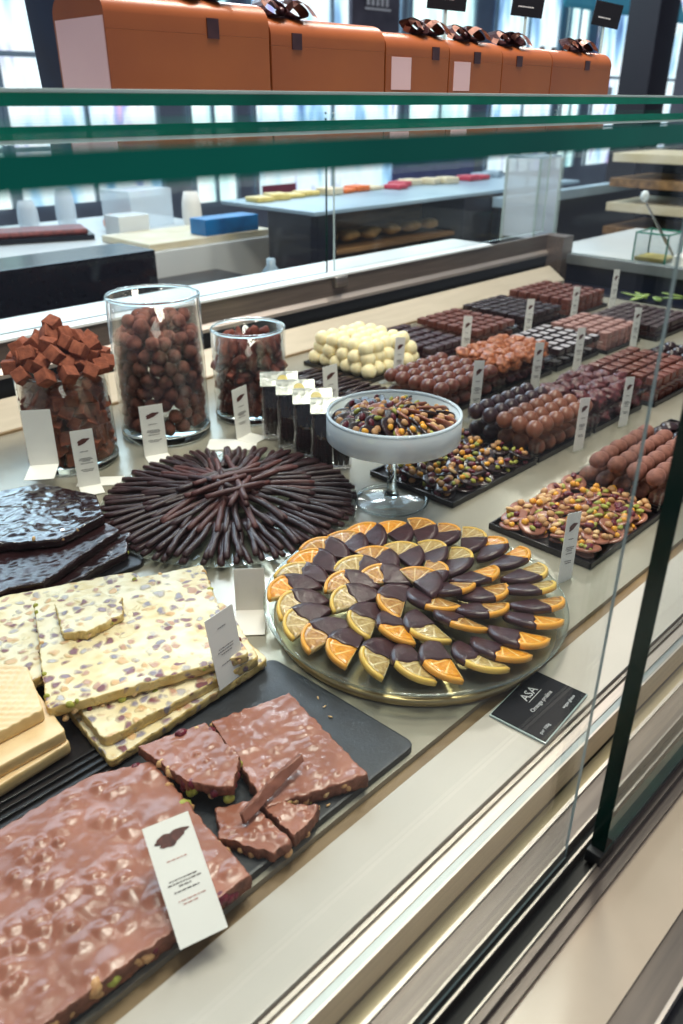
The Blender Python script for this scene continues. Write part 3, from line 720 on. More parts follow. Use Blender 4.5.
rings(26, .1270, PZ+.0085, 'outer', 0, 15, .20)
rings(14, .0720, PZ+.0095, 'inner', .1, 15, .28)
for k, (dx, dy, a, t) in enumerate([(.028, .012, .2, 20), (-.016, .03, 2.0, 24), (-.03, -.01, 3.4, 26), (.0, -.028, 4.6, 22), (.03, -.022, 5.5, 28), (.0, .0, 1.0, 12)]):
    m = Matrix.Rotation(a+.3, 3, 'Z') @ Matrix.Rotation(R(-t*.6), 3, 'X')
    place(protos['amber'], 'amber', (PC[0]+dx, PC[1]+dy, PZ+.0125+.006*(k == 5)), m.to_euler(), 'half dipped orange slice in the middle heap, ' + ['on its right side', 'at its back', 'on its left side', 'at its front left', 'at its front right', 'lying on top of the others'][k], 'orange slice', None)

# ------------------------------------------------------------------ platter of chocolate sticks
SC = (.590, .800); SZ = .008
bm = bmesh.new(); lathe(bm, [(0, .002), (.13, .002), (.175, .006), (.178, .0085), (.176, .0088), (.13, .0055), (0, .0055)], 80)
tag(fin(bm, 'glass_platter', 'plate_glass', None, loc=(SC[0], SC[1], 0)), 'flat glass platter beneath the fan of chocolate sticks', 'platter')
def stick_proto(k, m):
    bm = bmesh.new(); L_ = .082; n = 9; rnd = random.Random(k); b = rnd.uniform(-.005, .005)
    pts = [(L_*(i/(n-1)-.5), b*math.sin(PI*i/(n-1)) + .0006*rnd.uniform(-1, 1), .0012*math.sin(PI*i/(n-1))) for i in range(n)]
    tube(bm, pts, [.0036]+[.0043+.0004*rnd.uniform(-1, 1) for _ in range(n-2)]+[.0036], 8, .85)
    return fin(bm, 'chocolate_stick', m)
sp = [stick_proto(k, 'dark_stick') for k in range(4)] + [stick_proto(9+k, 'red_stick') for k in range(2)]
rnd = random.Random(9)
def stick(i, loc, yaw, pit, label, group): place(sp[i], ('s', i), loc, (0, -pit, yaw), label, 'chocolate stick', group)
for lay, (n, rad, z, nm) in enumerate([(72, .134, SZ+.004, 'lower outer'), (66, .128, SZ+.011, 'upper outer')]):
    for i in range(n):
        th = 2*PI*(i+.5*lay)/n + rnd.uniform(-.03, .03); ck = clock(th)
        stick(rnd.randrange(4), (SC[0]+rad*math.cos(th)+rnd.uniform(-.003, .003), SC[1]+rad*math.sin(th), z+.001*(i % 2)), th+rnd.uniform(-.14, .14), R(-3), f'dark chocolate stick in the {nm} ring, pointing to {ck} o\'clock', f'sticks of the {nm} ring near {ck} o\'clock')
for i in range(50):
    th = 2*PI*i/50 + rnd.uniform(-.06, .06); ck = clock(th)
    stick(rnd.choice([0, 1, 2, 4, 5]), (SC[0]+.078*math.cos(th), SC[1]+.078*math.sin(th), SZ+.018+.002*(i % 2)), th+rnd.uniform(-.25, .25), R(-5), f'chocolate stick in the inner ring, pointing to {ck} o\'clock', f'sticks of the inner ring near {ck} o\'clock')
for i in range(34):
    a = rnd.uniform(0, 2*PI); r = .042*math.sqrt(rnd.random())
    stick(rnd.choice([4, 5, 1]), (SC[0]+r*math.cos(a), SC[1]+r*math.sin(a), SZ+.013+i*.0007), rnd.uniform(0, PI), R(rnd.uniform(-5, 5)), 'reddish chocolate stick lying crosswise in the middle of the platter', 'crossed sticks in the middle')

# ------------------------------------------------------------------ jars
def jar(x, y, rad, h, label, foot=.012):
    root = empty('glass_jar', (x, y, 0), label=label, cat='jar')
    bm = bmesh.new(); t = .0028
    lathe(bm, [(rad, foot), (rad, h-.002), (rad-t, h-.002), (rad-t, foot)], 72); fin(bm, 'jar_wall', 'jar_glass', root)
    bm = bmesh.new(); lathe(bm, [(rad+.0003, h-.003), (rad+.0003, h), (rad-t/2, h+.0015), (rad-t-.0003, h), (rad-t-.0003, h-.003)], 72, closed=True); fin(bm, 'jar_rim', 'thick_glass', root)
    bm = bmesh.new(); lathe(bm, [(0, .0008), (rad-.003, .0008), (rad+.0006, .004), (rad+.0008, foot-.002), (rad-.002, foot), (0, foot-.001)], 72); fin(bm, 'jar_foot', 'thick_glass', root)
    return root
def fill(proto_list, x, y, rad, z0, z1, s, label, cat, group, dome=.02, jit=.15, seed=0, toplabel=None):
    """pieces packed against the wall of the jar, layer over layer, and heaped on top"""
    rnd = random.Random(seed); layers = max(1, int((z1-z0)/(s*.86)))
    for l in range(layers):
        z = z0 + s*.5 + l*s*.86
        for rr in ([rad-s*.5, rad-s*1.4] if l < layers-1 else [rad-s*.5, rad-s*1.35, rad-s*2.2]):
            if rr < s*.3: continue
            n = int(2*PI*rr/(s*1.02))
            for i in range(n):
                a = 2*PI*(i+.5*(l % 2))/n + rnd.uniform(-.08, .08)
                if rr < rad-s and l < layers-2: continue
                k = rnd.randrange(len(proto_list))
                top = l >= layers-1
                zz = z+rnd.uniform(-1, 1)*s*jit + (dome*(1-rr/rad) if top else 0)
                place(proto_list[k], (label, k), (x+rr*math.cos(a), y+rr*math.sin(a), zz), (rnd.uniform(0, 6), rnd.uniform(0, 6), rnd.uniform(0, 6)), (toplabel or label) if top else label, cat, (group+' top layer') if top else group, rnd.uniform(.92, 1.08))
    return z
def cube_proto(k):
    bm = bmesh.new(); bx(bm, -.0095, .0095, -.0095, .0095, -.009, .009, .0012)
    return fin(bm, 'cocoa_cube', 'cocoa_cube')
def ball_proto(k, name, m, r, amp=.06, sub=3, sc=(1, 1, 1), f=60, amp2=0):
    bm = bmesh.new(); blob(bm, r, amp=amp, freq=f, seed=k, sub=sub, sc=sc, amp2=amp2); return fin(bm, name, m)
J1 = (.519, 1.103); jar(*J1, .0675, .150, 'wide glass jar heaped with cocoa cubes at the left')
cp = [cube_proto(0)]
fill(cp, *J1, .063, .013, .135, .0205, 'dusted chocolate cube inside the left jar', 'chocolate cube', 'cubes in the left jar', dome=.01, seed=1)
rnd = random.Random(21)
for l, (n, rr, z) in enumerate([(13, .068, .156), (12, .050, .166), (8, .030, .174), (9, .052, .182), (6, .030, .190), (3, .012, .199), (1, .0, .212)]):
    for i in range(n):
        a = 2*PI*i/n+l*.7+rnd.uniform(-.15, .15)
        place(cp[0], ('dusted chocolate cube inside the left jar', 0), (J1[0]+rr*math.cos(a), J1[1]+rr*math.sin(a), z+rnd.uniform(-.003, .003)), (rnd.uniform(-.7, .7), rnd.uniform(-.7, .7), rnd.uniform(0, 3)),
              'cocoa cube topmost on the heap over the left jar' if n == 1 else 'cocoa dusted cube in the heap above the rim of the left jar', 'chocolate cube', None if n == 1 else 'cubes heaped over the left jar')
J2 = (.688, 1.098); jar(*J2, .0735, .232, 'tallest glass jar, filled with cocoa dusted truffles', .016)
bp_ = [ball_proto(k, 'cocoa_truffle', 'cocoa_ball', .0120, .22, sc=(1, 1, .94)) for k in range(3)]
fill(bp_, *J2, .069, .018, .178, .0225, 'cocoa dusted truffle behind the wall of the tall jar', 'truffle', 'truffles in the tall jar', dome=.02, seed=2, toplabel='cocoa truffle on the top of the pile inside the tall jar')
for i in range(14):
    a = i*2.4; rr = .05*math.sqrt((i+.5)/14)
    place(bp_[i % 3], ('cocoa dusted truffle behind the wall of the tall jar', i % 3), (J2[0]+rr*math.cos(a), J2[1]+rr*math.sin(a), .198-.2*rr*.6), (i, i*2, i*3), 'cocoa truffle on the top of the pile inside the tall jar', 'truffle', 'truffles in the tall jar top layer')
J3 = (.846, 1.062); jar(*J3, .0640, .158, 'short glass jar of rough dark chocolate rocks behind the foil bags')
rp = [ball_proto(k+5, 'rough_chocolate', 'rough_choc', .0135, .5, sc=(1.35, .8, .7), f=110) for k in range(3)]
fill(rp, *J3, .058, .013, .135, .0235, 'rough dark chocolate rock in the short jar', 'chocolate rock', 'rocks in the short jar', dome=.012, jit=.2, seed=3, toplabel='reddish chocolate rock on top of the pile in the short jar')
bm = bmesh.new(); bx(bm, -.035, .045, -.035, .01, .0004, .0012)
tag(fin(bm, 'white_card', 'card', None, False, loc=(.735, .985, 0), rot=(0, 0, R(-45))), 'bright white card lying flat between the tall jar and the bags', 'card')
bm = bmesh.new(); bx(bm, -.03, .035, -.02, .01, .0004, .0012)
tag(fin(bm, 'white_card', 'card', None, False, loc=(.505, 1.005, 0), rot=(0, 0, R(-40))), 'pale card lying flat at the foot of the cube jar', 'card')

# ------------------------------------------------------------------ film bags with dark sticks
bsp = stick_proto(30, 'dark')
for k in range(4):
    t = k/3; x = .812-.010*k; y = .945-.050*k
    root = empty('gift_bag', (x, y, 0), (0, 0, R(-42)), f'clear bag of dark sticks with gold seal, {ORD[k]} from the jar in its row', 'gift bag', 'foil topped stick bags')
    bm = bmesh.new()
    W, D, H = .032, .022, .100
    rows = []
    for j in range(8):
        f = j/7; zz = .002+f*H; ww = W*(1-.12*f); dd = D*(1-.62*max(0, f-.5)*2) if f > .5 else D
        n = 20; rows.append([bm.verts.new((ww*(abs(math.cos(a))**.5)*math.copysign(1, math.cos(a))*(1+.04*math.sin(j*2+i)), dd*(abs(math.sin(a))**.6)*math.copysign(1, math.sin(a)), zz)) for i in range(n) for a in [2*PI*i/n+.01]])
    for a, b in zip(rows, rows[1:]):
        for i in range(20): bm.faces.new((a[i], a[(i+1) % 20], b[(i+1) % 20], b[i]))
    bm.faces.new(rows[0][::-1]); fin(bm, 'clear_film', 'film', root)
    bm = bmesh.new(); mt = Matrix.Translation((0, -.004, H+.002)) @ Matrix.Rotation(R(38), 4, 'X')
    vs = bx(bm, -.031, .031, -.016, .013, -.0012, .0012, .0008, mtx=mt)
    fin(bm, 'folded_top', 'foil', root, True)
    bm = bmesh.new(); bmesh.ops.create_cone(bm, cap_ends=True, segments=18, radius1=.0085, radius2=.0080, depth=.0008, matrix=mt @ Matrix.Translation((.006, -.003, .0017))); fin(bm, 'gold_seal', 'gold_seal', root, False)
    q = Matrix.Translation((x, y, 0)) @ Matrix.Rotation(R(-42), 4, 'Z')
    for i in range(7):
        for j in range(2):
            p = q @ Vector((-.0235+.0078*i, -.007+.014*j, .048))
            place(bsp, ('bs', 0), p, (R(3*(i % 3)-3), R(90-2*(i % 2)), R(i*40)), f'dark stick standing in the {ORD[k]} clear bag', 'chocolate stick', f'sticks in bag {ORD[k]}')

# ------------------------------------------------------------------ cake stand with mendiants
ST = (.757, .649); SH = .100
root = empty('cake_stand', (*ST, 0), label='glass footed cake stand with frosted rim holding nut topped discs', cat='cake stand')
bm = bmesh.new(); lathe(bm, [(0, .0108), (.011, .0108), (.0068, .020), (.0058, .045), (.0065, .075), (.012, .090), (.030, SH-.006), (0, SH-.006)], 64); fin(bm, 'stem', 'thick_glass', root)
bm = bmesh.new(); lathe(bm, [(0, .0006), (.049, .0006), (.0515, .0025), (.048, .0050), (.012, .0100), (0, .0105)], 64); fin(bm, 'foot', 'jar_glass', root)
bm = bmesh.new(); lathe(bm, [(.0465, .003), (.050, .006), (.0518, .0035), (.050, .0015)], 64, closed=True); fin(bm, 'foot_rim', 'thick_glass', root)
bm = bmesh.new(); lathe(bm, [(0, SH-.005), (.086, SH-.004), (.0905, SH), (.0905, SH+.032), (.0870, SH+.0335), (.0865, SH+.003), (0, SH)], 80); fin(bm, 'bowl', 'frosted_glass', root)
bm = bmesh.new(); lathe(bm, [(.0908, SH+.031), (.0905, SH+.0345), (.0870, SH+.0345), (.0867, SH+.031)], 80, closed=True); fin(bm, 'bowl_rim', 'frosted_glass', root)
def mendiant(name, base, seed, r=.0180, tops=('pistachio', 'cranberry', 'hazelnut', 'candied_peel', 'almond'), n=4):
    rnd = random.Random(seed); root = empty(name)
    bm = bmesh.new(); T = .0040
    prof = [(0, 0), (r*.9, 0), (r, T*.35), (r*.97, T*.8), (r*.85, T), (0, T*1.04)]; lathe(bm, prof, 20)
    for v in bm.verts: v.co.z += .0005*noise.noise(v.co*150+Vector((seed, 0, 0))); v.co *= 1+.05*noise.noise(v.co*60+Vector((0, seed, 0)))
    fin(bm, 'chocolate_disc', base, root)
    for k in range(n):
        kd = tops[k % len(tops)]; a = 2*PI*k/n+rnd.uniform(-.3, .3); rr = r*rnd.uniform(.3, .66)
        bm = bmesh.new()
        sc = {'pistachio': (1, .6, .55), 'cranberry': (1.1, .8, .6), 'hazelnut': (.95, .95, .8), 'candied_peel': (.8, .7, .7), 'almond': (1.2, .75, .5)}[kd]
        blob(bm, .0054, sc=sc, amp=.22, freq=180, seed=k+seed, sub=2, rot=(rnd.uniform(-.4, .4), rnd.uniform(-.4, .4), rnd.uniform(0, 6)))
        fin(bm, kd, kd, root, loc=(rr*math.cos(a), rr*math.sin(a), T+.0022))
    return root
dm = [mendiant('mendiant', 'dark', s) for s in (1, 2)]
mm = [mendiant('mendiant', 'milk', s) for s in (3, 4)]
hm = [mendiant('mendiant', 'milk', s, tops=('hazelnut', 'almond', 'hazelnut', 'almond', 'pistachio')) for s in (6,)]
rnd = random.Random(31)
def setm(pr, key, loc, m3, label, group): place(pr, key, loc, m3.to_euler(), label, 'mendiant', group)
for n, rad, z, lean, nm in [(22, .067, SH+.021, 48, 'outer'), (15, .045, SH+.026, 46, 'middle'), (8, .022, SH+.030, 38, 'inner')]:
    for i in range(n):
        th = 2*PI*i/n + rnd.uniform(-.05, .05); ck = clock(th)
        m = Matrix.Rotation(th, 3, 'Z') @ Matrix.Rotation(R(-lean*.9), 3, 'X') @ Matrix.Rotation(R(12), 3, 'Y') @ Matrix.Rotation(rnd.uniform(0, 6), 3, 'Z')
        kk = rnd.randrange(2)
        ishz = nm != 'inner' and ck in ('two', 'three', 'four') and rnd.random() < .7
        pr, key, w = (hm[0], 'hm') if ishz else ((dm[kk], ('dm', kk)) if rnd.random() < .75 else (mm[kk], ('mm', kk))), 0, 0
        pr, key = pr
        col = 'nut topped milk' if ishz else ('dark' if key[0] == 'dm' else 'milk')
        setm(pr, key, (ST[0]+rad*math.cos(th), ST[1]+rad*math.sin(th), z), m, f'{col} chocolate disc in the cake stand, {nm} ring near {ck} o\'clock', f'{col} discs of the stand {nm} ring at {ck}')
m = Matrix.Rotation(.3, 3, 'X'); setm(dm[0], ('dm', 0), (ST[0], ST[1], SH+.034), m, 'dark nut topped disc at the centre of the cake stand', None)

# ------------------------------------------------------------------ bonbon trays
def tray(x0, x1, y0, y1, label, m='black_plastic', glass=False):
    bm = bmesh.new()
    prof = [(0, .0008), (1, .0008)]
    bx(bm, x0, x1, y0, y1, .0008, .003, .0008)
    t = .003
    for a in ((x0, x1, y0, y0+t), (x0, x1, y1-t, y1), (x0, x0+t, y0, y1), (x1-t, x1, y0, y1)): bx(bm, *a, .001, .009, .001)
    return tag(fin(bm, 'black_tray', m, None, False), label, 'tray')
def tier(x0, x1, y0, y1, z, what):
    root = empty('tier_plate', ((x0+x1)/2, (y0+y1)/2, z), label=f'clear upper plate carrying the second layer of {what}', cat='tier plate')
    cx, cy = (x0+x1)/2, (y0+y1)/2
    bm = bmesh.new(); bx(bm, x0-cx, x1-cx, y0-cy, y1-cy, 0, .003, .0008); fin(bm, 'clear_plate', 'tier_glass', root, False)
    for sx in (x0+.006, x1-.006):
        for sy in (y0+.006, y1-.006):
            bm = bmesh.new(); bx(bm, sx-cx-.004, sx-cx+.004, sy-cy-.004, sy-cy+.004, .0035-z, 0, .001); fin(bm, 'support_block', 'jar_glass', root, False)
def grid(protos_, key, x0, x1, y0, y1, z, nx, ny, what, cat, where, rowkind=None, jit=.0008, yawj=.1, rz=0, kinds=None):
    for j in range(ny):
        for i in range(nx):
            x = x0+(i+.5)*(x1-x0)/nx+random.uniform(-jit, jit); y = y0+(j+.5)*(y1-y0)/ny+random.uniform(-jit, jit)
            k = rowkind(i, j) if rowkind else (i+j) % len(protos_)
            w_ = kinds[k] if kinds else what
            place(protos_[k], (key, k), (x, y, z), (0, 0, rz+random.uniform(-yawj, yawj)), f'{w_}, {ORD[i]} from near end, {ORD[j]} row back, {where}', cat, f'{what} {where}')
def loose(protos_, key, x0, x1, y0, y1, z0, n, s, what, cat, where, layers=1, seed=0, flat=.3):
    rnd = random.Random(seed); c = 0
    nx = max(1, int((x1-x0)/s)); ny = max(1, int((y1-y0)/s))
    for l in range(layers):
        for j in range(ny):
            for i in range(nx):
                if c >= n: return
                x = x0+(i+.5)*(x1-x0)/nx+rnd.uniform(-.28, .28)*s; y = y0+(j+.5)*(y1-y0)/ny+rnd.uniform(-.28, .28)*s
                k = rnd.randrange(len(protos_)); c += 1
                m = Matrix.Rotation(rnd.uniform(0, 6.28), 3, 'Z') @ Matrix.Rotation(rnd.uniform(-flat, flat), 3, 'X') @ Matrix.Rotation(rnd.uniform(-flat, flat), 3, 'Y')
                ends = ('near end' if i < nx/3 else ('far end' if i >= 2*nx/3 else 'middle')); side = ('front' if j < ny/3 else ('back' if j >= 2*ny/3 else 'centre'))
                lv = ', topmost layer' if l == layers-1 and layers > 1 else (', lower layer' if layers > 1 else '')
                place(protos_[k], (key, k), (x, y, z0+l*s*.30+rnd.uniform(0, .002)), m.to_euler(), f'{what}, {ends}, {side} of {where}{lv}', cat, f'{what} {where} {ends} {side}{lv}')
def square_proto(name, m, s=.013, h=.012, top=None):
    bm = bmesh.new(); bx(bm, -s, s, -s, s, 0, h, .0016); o = fin(bm, name, m, None, True)
    if top:
        bm = bmesh.new(); bx(bm, -s*.82, s*.82, -s*.82, s*.82, h, h+.0006, .0002); fin(bm, 'frosting', top, o, False)
    return o
def dome_proto(name, m, r=.0135, h=.015, sc=(1, 1)):
    bm = bmesh.new(); prof = [(0, 0), (r, 0), (r*1.02, h*.15)]+[(r*math.cos(a), h*.2+h*.8*math.sin(a)) for a in [R(x) for x in (10, 30, 50, 70)]]+[(0, h)]
    lathe(bm, prof, 20)
    for v in bm.verts: v.co.x *= sc[0]; v.co.y *= sc[1]
    return fin(bm, name, m)
def bar_proto(name, m, l=.02, w_=.009, h=.012):
    bm = bmesh.new(); bx(bm, -l, l, -w_, w_, 0, h, .0025, 3); return fin(bm, name, m)

# lane A, nearest the front
tray(.787, .982, .357, .505, 'black tray of milk mendiants with pistachios nearest the front glass')
loose(mm+hm, 'mmA', .795, .975, .364, .498, .0045, 70, .0285, 'milk mendiant', 'mendiant', 'the front mendiant tray', 2, 5, .35)
# loose toppings strewn between them
top_p = {}
for k, (m, sc) in enumerate([('pistachio', (1.1, .6, .5)), ('cranberry', (1.2, .8, .6)), ('hazelnut', (1, 1, .8)), ('candied_peel', (.8, .8, .8)), ('almond', (1.2, .8, .5))]):
    bm = bmesh.new(); blob(bm, .0060, sc=sc, amp=.2, freq=150, seed=k, sub=2); top_p[m] = fin(bm, {'candied_peel': 'candied_peel_cube'}.get(m, m), m)
rnd = random.Random(77)
names = {'pistachio': 'green pistachio', 'cranberry': 'dark red dried cranberry', 'hazelnut': 'skinned hazelnut', 'candied_peel': 'yellow candied peel cube', 'almond': 'pale almond piece'}
def strew(n, x0, x1, y0, y1, z, where, wts):
    for _ in range(n):
        k = rnd.choices(list(top_p), wts)[0]; x, y = rnd.uniform(x0, x1), rnd.uniform(y0, y1)
        e = 'near' if x < (x0+x1)/2 else 'far'; s_ = 'front' if y < (y0+y1)/2 else 'back'
        place(top_p[k], ('top', k), (x, y, z+rnd.uniform(0, .004)), (rnd.uniform(-.5, .5), rnd.uniform(-.5, .5), rnd.uniform(0, 6)), f'loose {names[k]} {e} {s_} quarter of {where}', 'nut' if k not in ('cranberry', 'candied_peel') else 'dried fruit', f'{k} loose {e} {s_} {where}')
strew(60, .797, .973, .366, .496, .0185, 'the front mendiant tray', [6, 5, 2, 4, 2])
tray(.988, 1.142, .357, .505, 'black tray under the cocoa dusted oval truffles, front lane')
ov = [ball_proto(60+k, 'oval_truffle', 'milk_cocoa', .0125, .12, sc=(1.35, 1, .95), f=60) for k in range(3)]
grid(ov, 'ovlo', .992, 1.138, .364, .498, .0145, 5, 5, 'cocoa dusted oval truffle', 'truffle', 'lower layer of front lane')
tier(.965, 1.150, .358, .480, .036, 'cocoa dusted oval truffles')
grid(ov, 'ovlo', .972, 1.144, .364, .476, .0515, 6, 4, 'cocoa dusted oval truffle', 'truffle', 'upper plate of front lane')
tray(1.165, 1.33, .357, .505, 'black tray of shiny dark discs partly behind the dark door edge')
dd = [dome_proto('dark_disc', 'dark', .0155, .009)]
grid(dd, 'dd', 1.168, 1.325, .362, .50, .0035, 5, 4, 'shiny dark disc', 'bonbon', 'front lane'); grid(dd, 'dd', 1.168, 1.29, .43, .50, .0135, 4, 2, 'shiny dark disc', 'bonbon', 'front lane, stacked on top')
# lane B
tray(.800, 1.012, .574, .730, 'black tray of dark nut and berry mendiants behind the cake stand')
loose(dm, 'dmB', .808, 1.005, .581, .722, .0045, 70, .029, 'dark mendiant', 'mendiant', 'the tray by the cake stand', 2, 8, .35)
strew(30, .810, 1.003, .583, .72, .0185, 'the tray by the cake stand', [2, 5, 2, 2, 3])
tray(1.018, 1.180, .574, .730, 'black tray under the round truffles of the second lane')
sph = [ball_proto(80, 'round_truffle', 'milk_ball', .0135, .02), ball_proto(81, 'round_truffle', 'dark_satin', .0135, .02)]
rk = lambda i, j: 1 if j >= 3 else 0
kk_ = ['round milk truffle', 'round dark truffle']
grid(sph, 'sph', 1.022, 1.176, .578, .722, .0172, 5, 5, 'round truffle', 'truffle', 'lower layer of second lane', rk, kinds=kk_)
tier(1.000, 1.182, .570, .715, .037, 'round milk and dark truffles')
grid(sph, 'sph', 1.003, 1.180, .573, .712, .0540, 6, 5, 'round truffle', 'truffle', 'upper plate of second lane', rk, kinds=kk_)
tray(1.192, 1.365, .574, .730, 'black tray under the garnet nut clusters')
gc = [ball_proto(100+k, 'nut_cluster', 'garnet_cluster', .0135, .5, sc=(1.3, 1, .75), f=130, amp2=.3) for k in range(2)]
loose(gc, 'gc', 1.196, 1.36, .580, .722, .014, 60, .026, 'garnet nut cluster', 'nut cluster', 'the lower tray', 1, 3)
tier(1.190, 1.368, .572, .700, .036, 'garnet nut clusters')
loose(gc, 'gc', 1.196, 1.36, .580, .695, .049, 60, .026, 'garnet nut cluster', 'nut cluster', 'the upper plate', 1, 4)
tray(1.385, 1.575, .560, .730, 'black tray under the reddish squares beyond the clusters')
rs = [square_proto('russet_square', 'red_choc', .0112, .0135)]; ps = [square_proto('pink_square', 'pink_choc', .0112, .0135)]
grid(rs, 'rs', 1.39, 1.57, .565, .725, .0035, 6, 5, 'russet square', 'bonbon', 'lower layer of second lane')
tier(1.383, 1.577, .558, .715, .034, 'russet squares')
grid(rs, 'rs', 1.388, 1.572, .562, .71, .0375, 6, 5, 'russet square', 'bonbon', 'upper plate of second lane')
tray(1.60, 1.80, .560, .730, 'black tray of dark domes with a green one, second lane')
gd = [dome_proto('dome_bonbon', 'dark'), dome_proto('dome_bonbon', 'green_choc')]
grid(gd, 'gd', 1.605, 1.795, .565, .725, .0035, 6, 5, 'dome', 'bonbon', 'second lane far tray', lambda i, j: 1 if (j == 1 and i < 2) else 0, kinds=['dark dome', 'green dome'])
# lane C
tray(1.065, 1.235, .802, .950, 'black tray under the cocoa truffles of the third lane')
ct = [ball_proto(90+k, 'cocoa_truffle', 'red_choc', .0130, .08, sc=(1.25, 1, 1)) for k in range(2)]
grid(ct, 'ct', 1.068, 1.232, .806, .946, .0165, 5, 5, 'russet truffle', 'truffle', 'lower layer of third lane')
tier(1.058, 1.240, .797, .950, .034, 'russet truffles')
grid(ct, 'ct', 1.060, 1.238, .800, .946, .050, 6, 5, 'russet truffle', 'truffle', 'upper plate of third lane')
tray(1.25, 1.43, .802, .950, 'black tray under the golden almond clusters')
ac = [ball_proto(110+k, 'almond_cluster', 'almond_cluster', .0135, .5, sc=(1.3, 1, .8), f=130, amp2=.3) for k in range(2)]
loose(gc, 'gc', 1.255, 1.425, .81, .945, .014, 60, .027, 'garnet nut cluster', 'nut cluster', 'the tray beneath almond clusters', 1, 6)
tier(1.245, 1.435, .798, .930, .034, 'golden almond clusters')
loose(ac, 'ac', 1.255, 1.425, .805, .925, .048, 60, .025, 'golden almond cluster', 'nut cluster', 'the upper plate', 2, 7)
tray(1.45, 1.625, .802, .950, 'black tray under the frosted black squares')
fs = [square_proto('frosted_square', 'dark', .0112, .0125, 'frost_square')]
grid(fs, 'fs', 1.455, 1.62, .806, .946, .0035, 5, 5, 'frosted black square', 'bonbon', 'lower layer of third lane')
tier(1.445, 1.628, .797, .948, .030, 'frosted black squares'); grid(fs, 'fs', 1.449, 1.624, .80, .945, .0335, 6, 5, 'frosted black square', 'bonbon', 'upper plate of third lane')
tray(1.64, 1.80, .79, .950, 'black tray under the pink brown squares')
grid(ps, 'ps', 1.643, 1.797, .795, .946, .0035, 5, 5, 'pink brown square', 'bonbon', 'lower layer of third lane'); grid(ps, 'ps', 1.643, 1.797, .795, .946, .0175, 5, 5, 'pink brown square', 'bonbon', 'middle layer of third lane')
grid(ps, 'ps', 1.643, 1.797, .795, .946, .0315, 5, 5, 'pink brown square', 'bonbon', 'top layer of third lane')
tray(1.82, 2.03, .76, .950, 'black tray of dark logs at the far end of the third lane')
dl = [bar_proto('dark_log', 'dark_stick', .018, .009, .014)]
grid(dl, 'dl', 1.825, 2.025, .765, .945, .0035, 5, 8, 'dark log', 'bonbon', 'lower layer of far tray'); grid(dl, 'dl', 1.825, 2.025, .765, .945, .019, 5, 8, 'dark log', 'bonbon', 'top layer of far tray')
# lane D, at the back
tray(1.115, 1.290, 1.025, 1.215, 'black tray under the heap of white truffles')
wt = [ball_proto(120+k, 'white_truffle', 'white_truffle', .0158, .07) for k in range(2)]
for l, (nx, ny, z) in enumerate([(6, 6, .018), (5, 5, .039), (5, 5, .058)]):
    grid(wt, 'wt', 1.118+.008*l, 1.288-.008*l, 1.03+.008*l, 1.21-.006*l, z, nx, ny, 'white truffle', 'truffle', ['bottom layer', 'middle layer', 'top layer'][l], jit=.005)
tray(1.305, 1.45, 1.02, 1.225, 'black tray of dark domes behind the russet truffles')
db = [bar_proto('dark_bonbon', 'dark_satin', .011, .011, .013)]
grid(db, 'db', 1.31, 1.445, 1.025, 1.22, .0035, 5, 6, 'dark rounded bonbon', 'bonbon', 'lower layer of rear lane'); grid(db, 'db', 1.31, 1.445, 1.025, 1.22, .018, 5, 6, 'dark rounded bonbon', 'bonbon', 'top layer of rear lane')
tray(1.465, 1.635, 1.02, 1.225, 'black tray under the russet squares of the rear lane')
grid(rs, 'rs', 1.47, 1.63, 1.025, 1.22, .0035, 5, 6, 'russet square', 'bonbon', 'lower layer of rear lane'); tier(1.463, 1.637, 1.018, 1.21, .024, 'russet squares in the rear lane'); grid(rs, 'rs', 1.47, 1.63, 1.022, 1.206, .0275, 5, 6, 'russet square', 'bonbon', 'upper plate of rear lane')
tray(1.66, 1.85, 1.02, 1.225, 'black tray under the dark bars of the rear lane')
dk = [bar_proto('dark_bar', 'dark', .014, .010, .012)]
grid(dk, 'dk', 1.665, 1.845, 1.025, 1.22, .0035, 5, 7, 'dark bar', 'bonbon', 'lower layer of rear lane'); tier(1.658, 1.852, 1.018, 1.22, .024, 'dark bars'); grid(dk, 'dk', 1.665, 1.845, 1.024, 1.216, .0275, 5, 7, 'dark bar', 'bonbon', 'upper plate of rear lane')
tray(1.87, 2.075, 1.02, 1.225, 'black tray of russet squares at the far end of the rear lane')
grid(rs, 'rs', 1.875, 2.07, 1.025, 1.22, .0035, 6, 6, 'russet square', 'bonbon', 'lower layer far rear tray'); grid(rs, 'rs', 1.875, 2.07, 1.025, 1.22, .018, 6, 6, 'russet square', 'bonbon', 'middle layer far rear tray'); grid(rs, 'rs', 1.875, 2.07, 1.025, 1.22, .0325, 6, 6, 'russet square', 'bonbon', 'top layer far rear tray')
# small dark pieces between bags and white truffles
tray(.945, 1.095, .93, 1.16, 'black tray of thin dark slivers between the bags and white truffles')
for i in range(26):
    place(bsp, ('bs', 0), (.985+(.07 if i % 2 else 0)+.003*math.sin(i*3), .942+.0082*i, .009+.003*(i % 2)), (0, 0, R(8*math.sin(i*2))), f'dark sliver stick, {(ORD+["nineteenth", "twentieth", "twenty first", "twenty second", "twenty third", "twenty fourth", "twenty fifth", "last"])[i]} from the front on the tray behind the bags', 'chocolate stick', 'sticks on the small tray')
# green leaves in the shadow beyond the trays
root = empty('leaf_garnish', (2.27, .98, -.019), label='small green leaf garnish in the dark far corner of the case', cat='garnish')
for k in range(7):
    bm = bmesh.new(); blob(bm, .035, sc=(1, .38, .10), amp=.15, freq=30, seed=k, sub=2, rot=(.2*math.sin(k), .2*math.cos(k*2), k*.9)); fin(bm, 'leaf', 'olive_leaf', root, loc=(.035*math.cos(k*.9), .06*math.sin(k*.9), .012+.003*k))

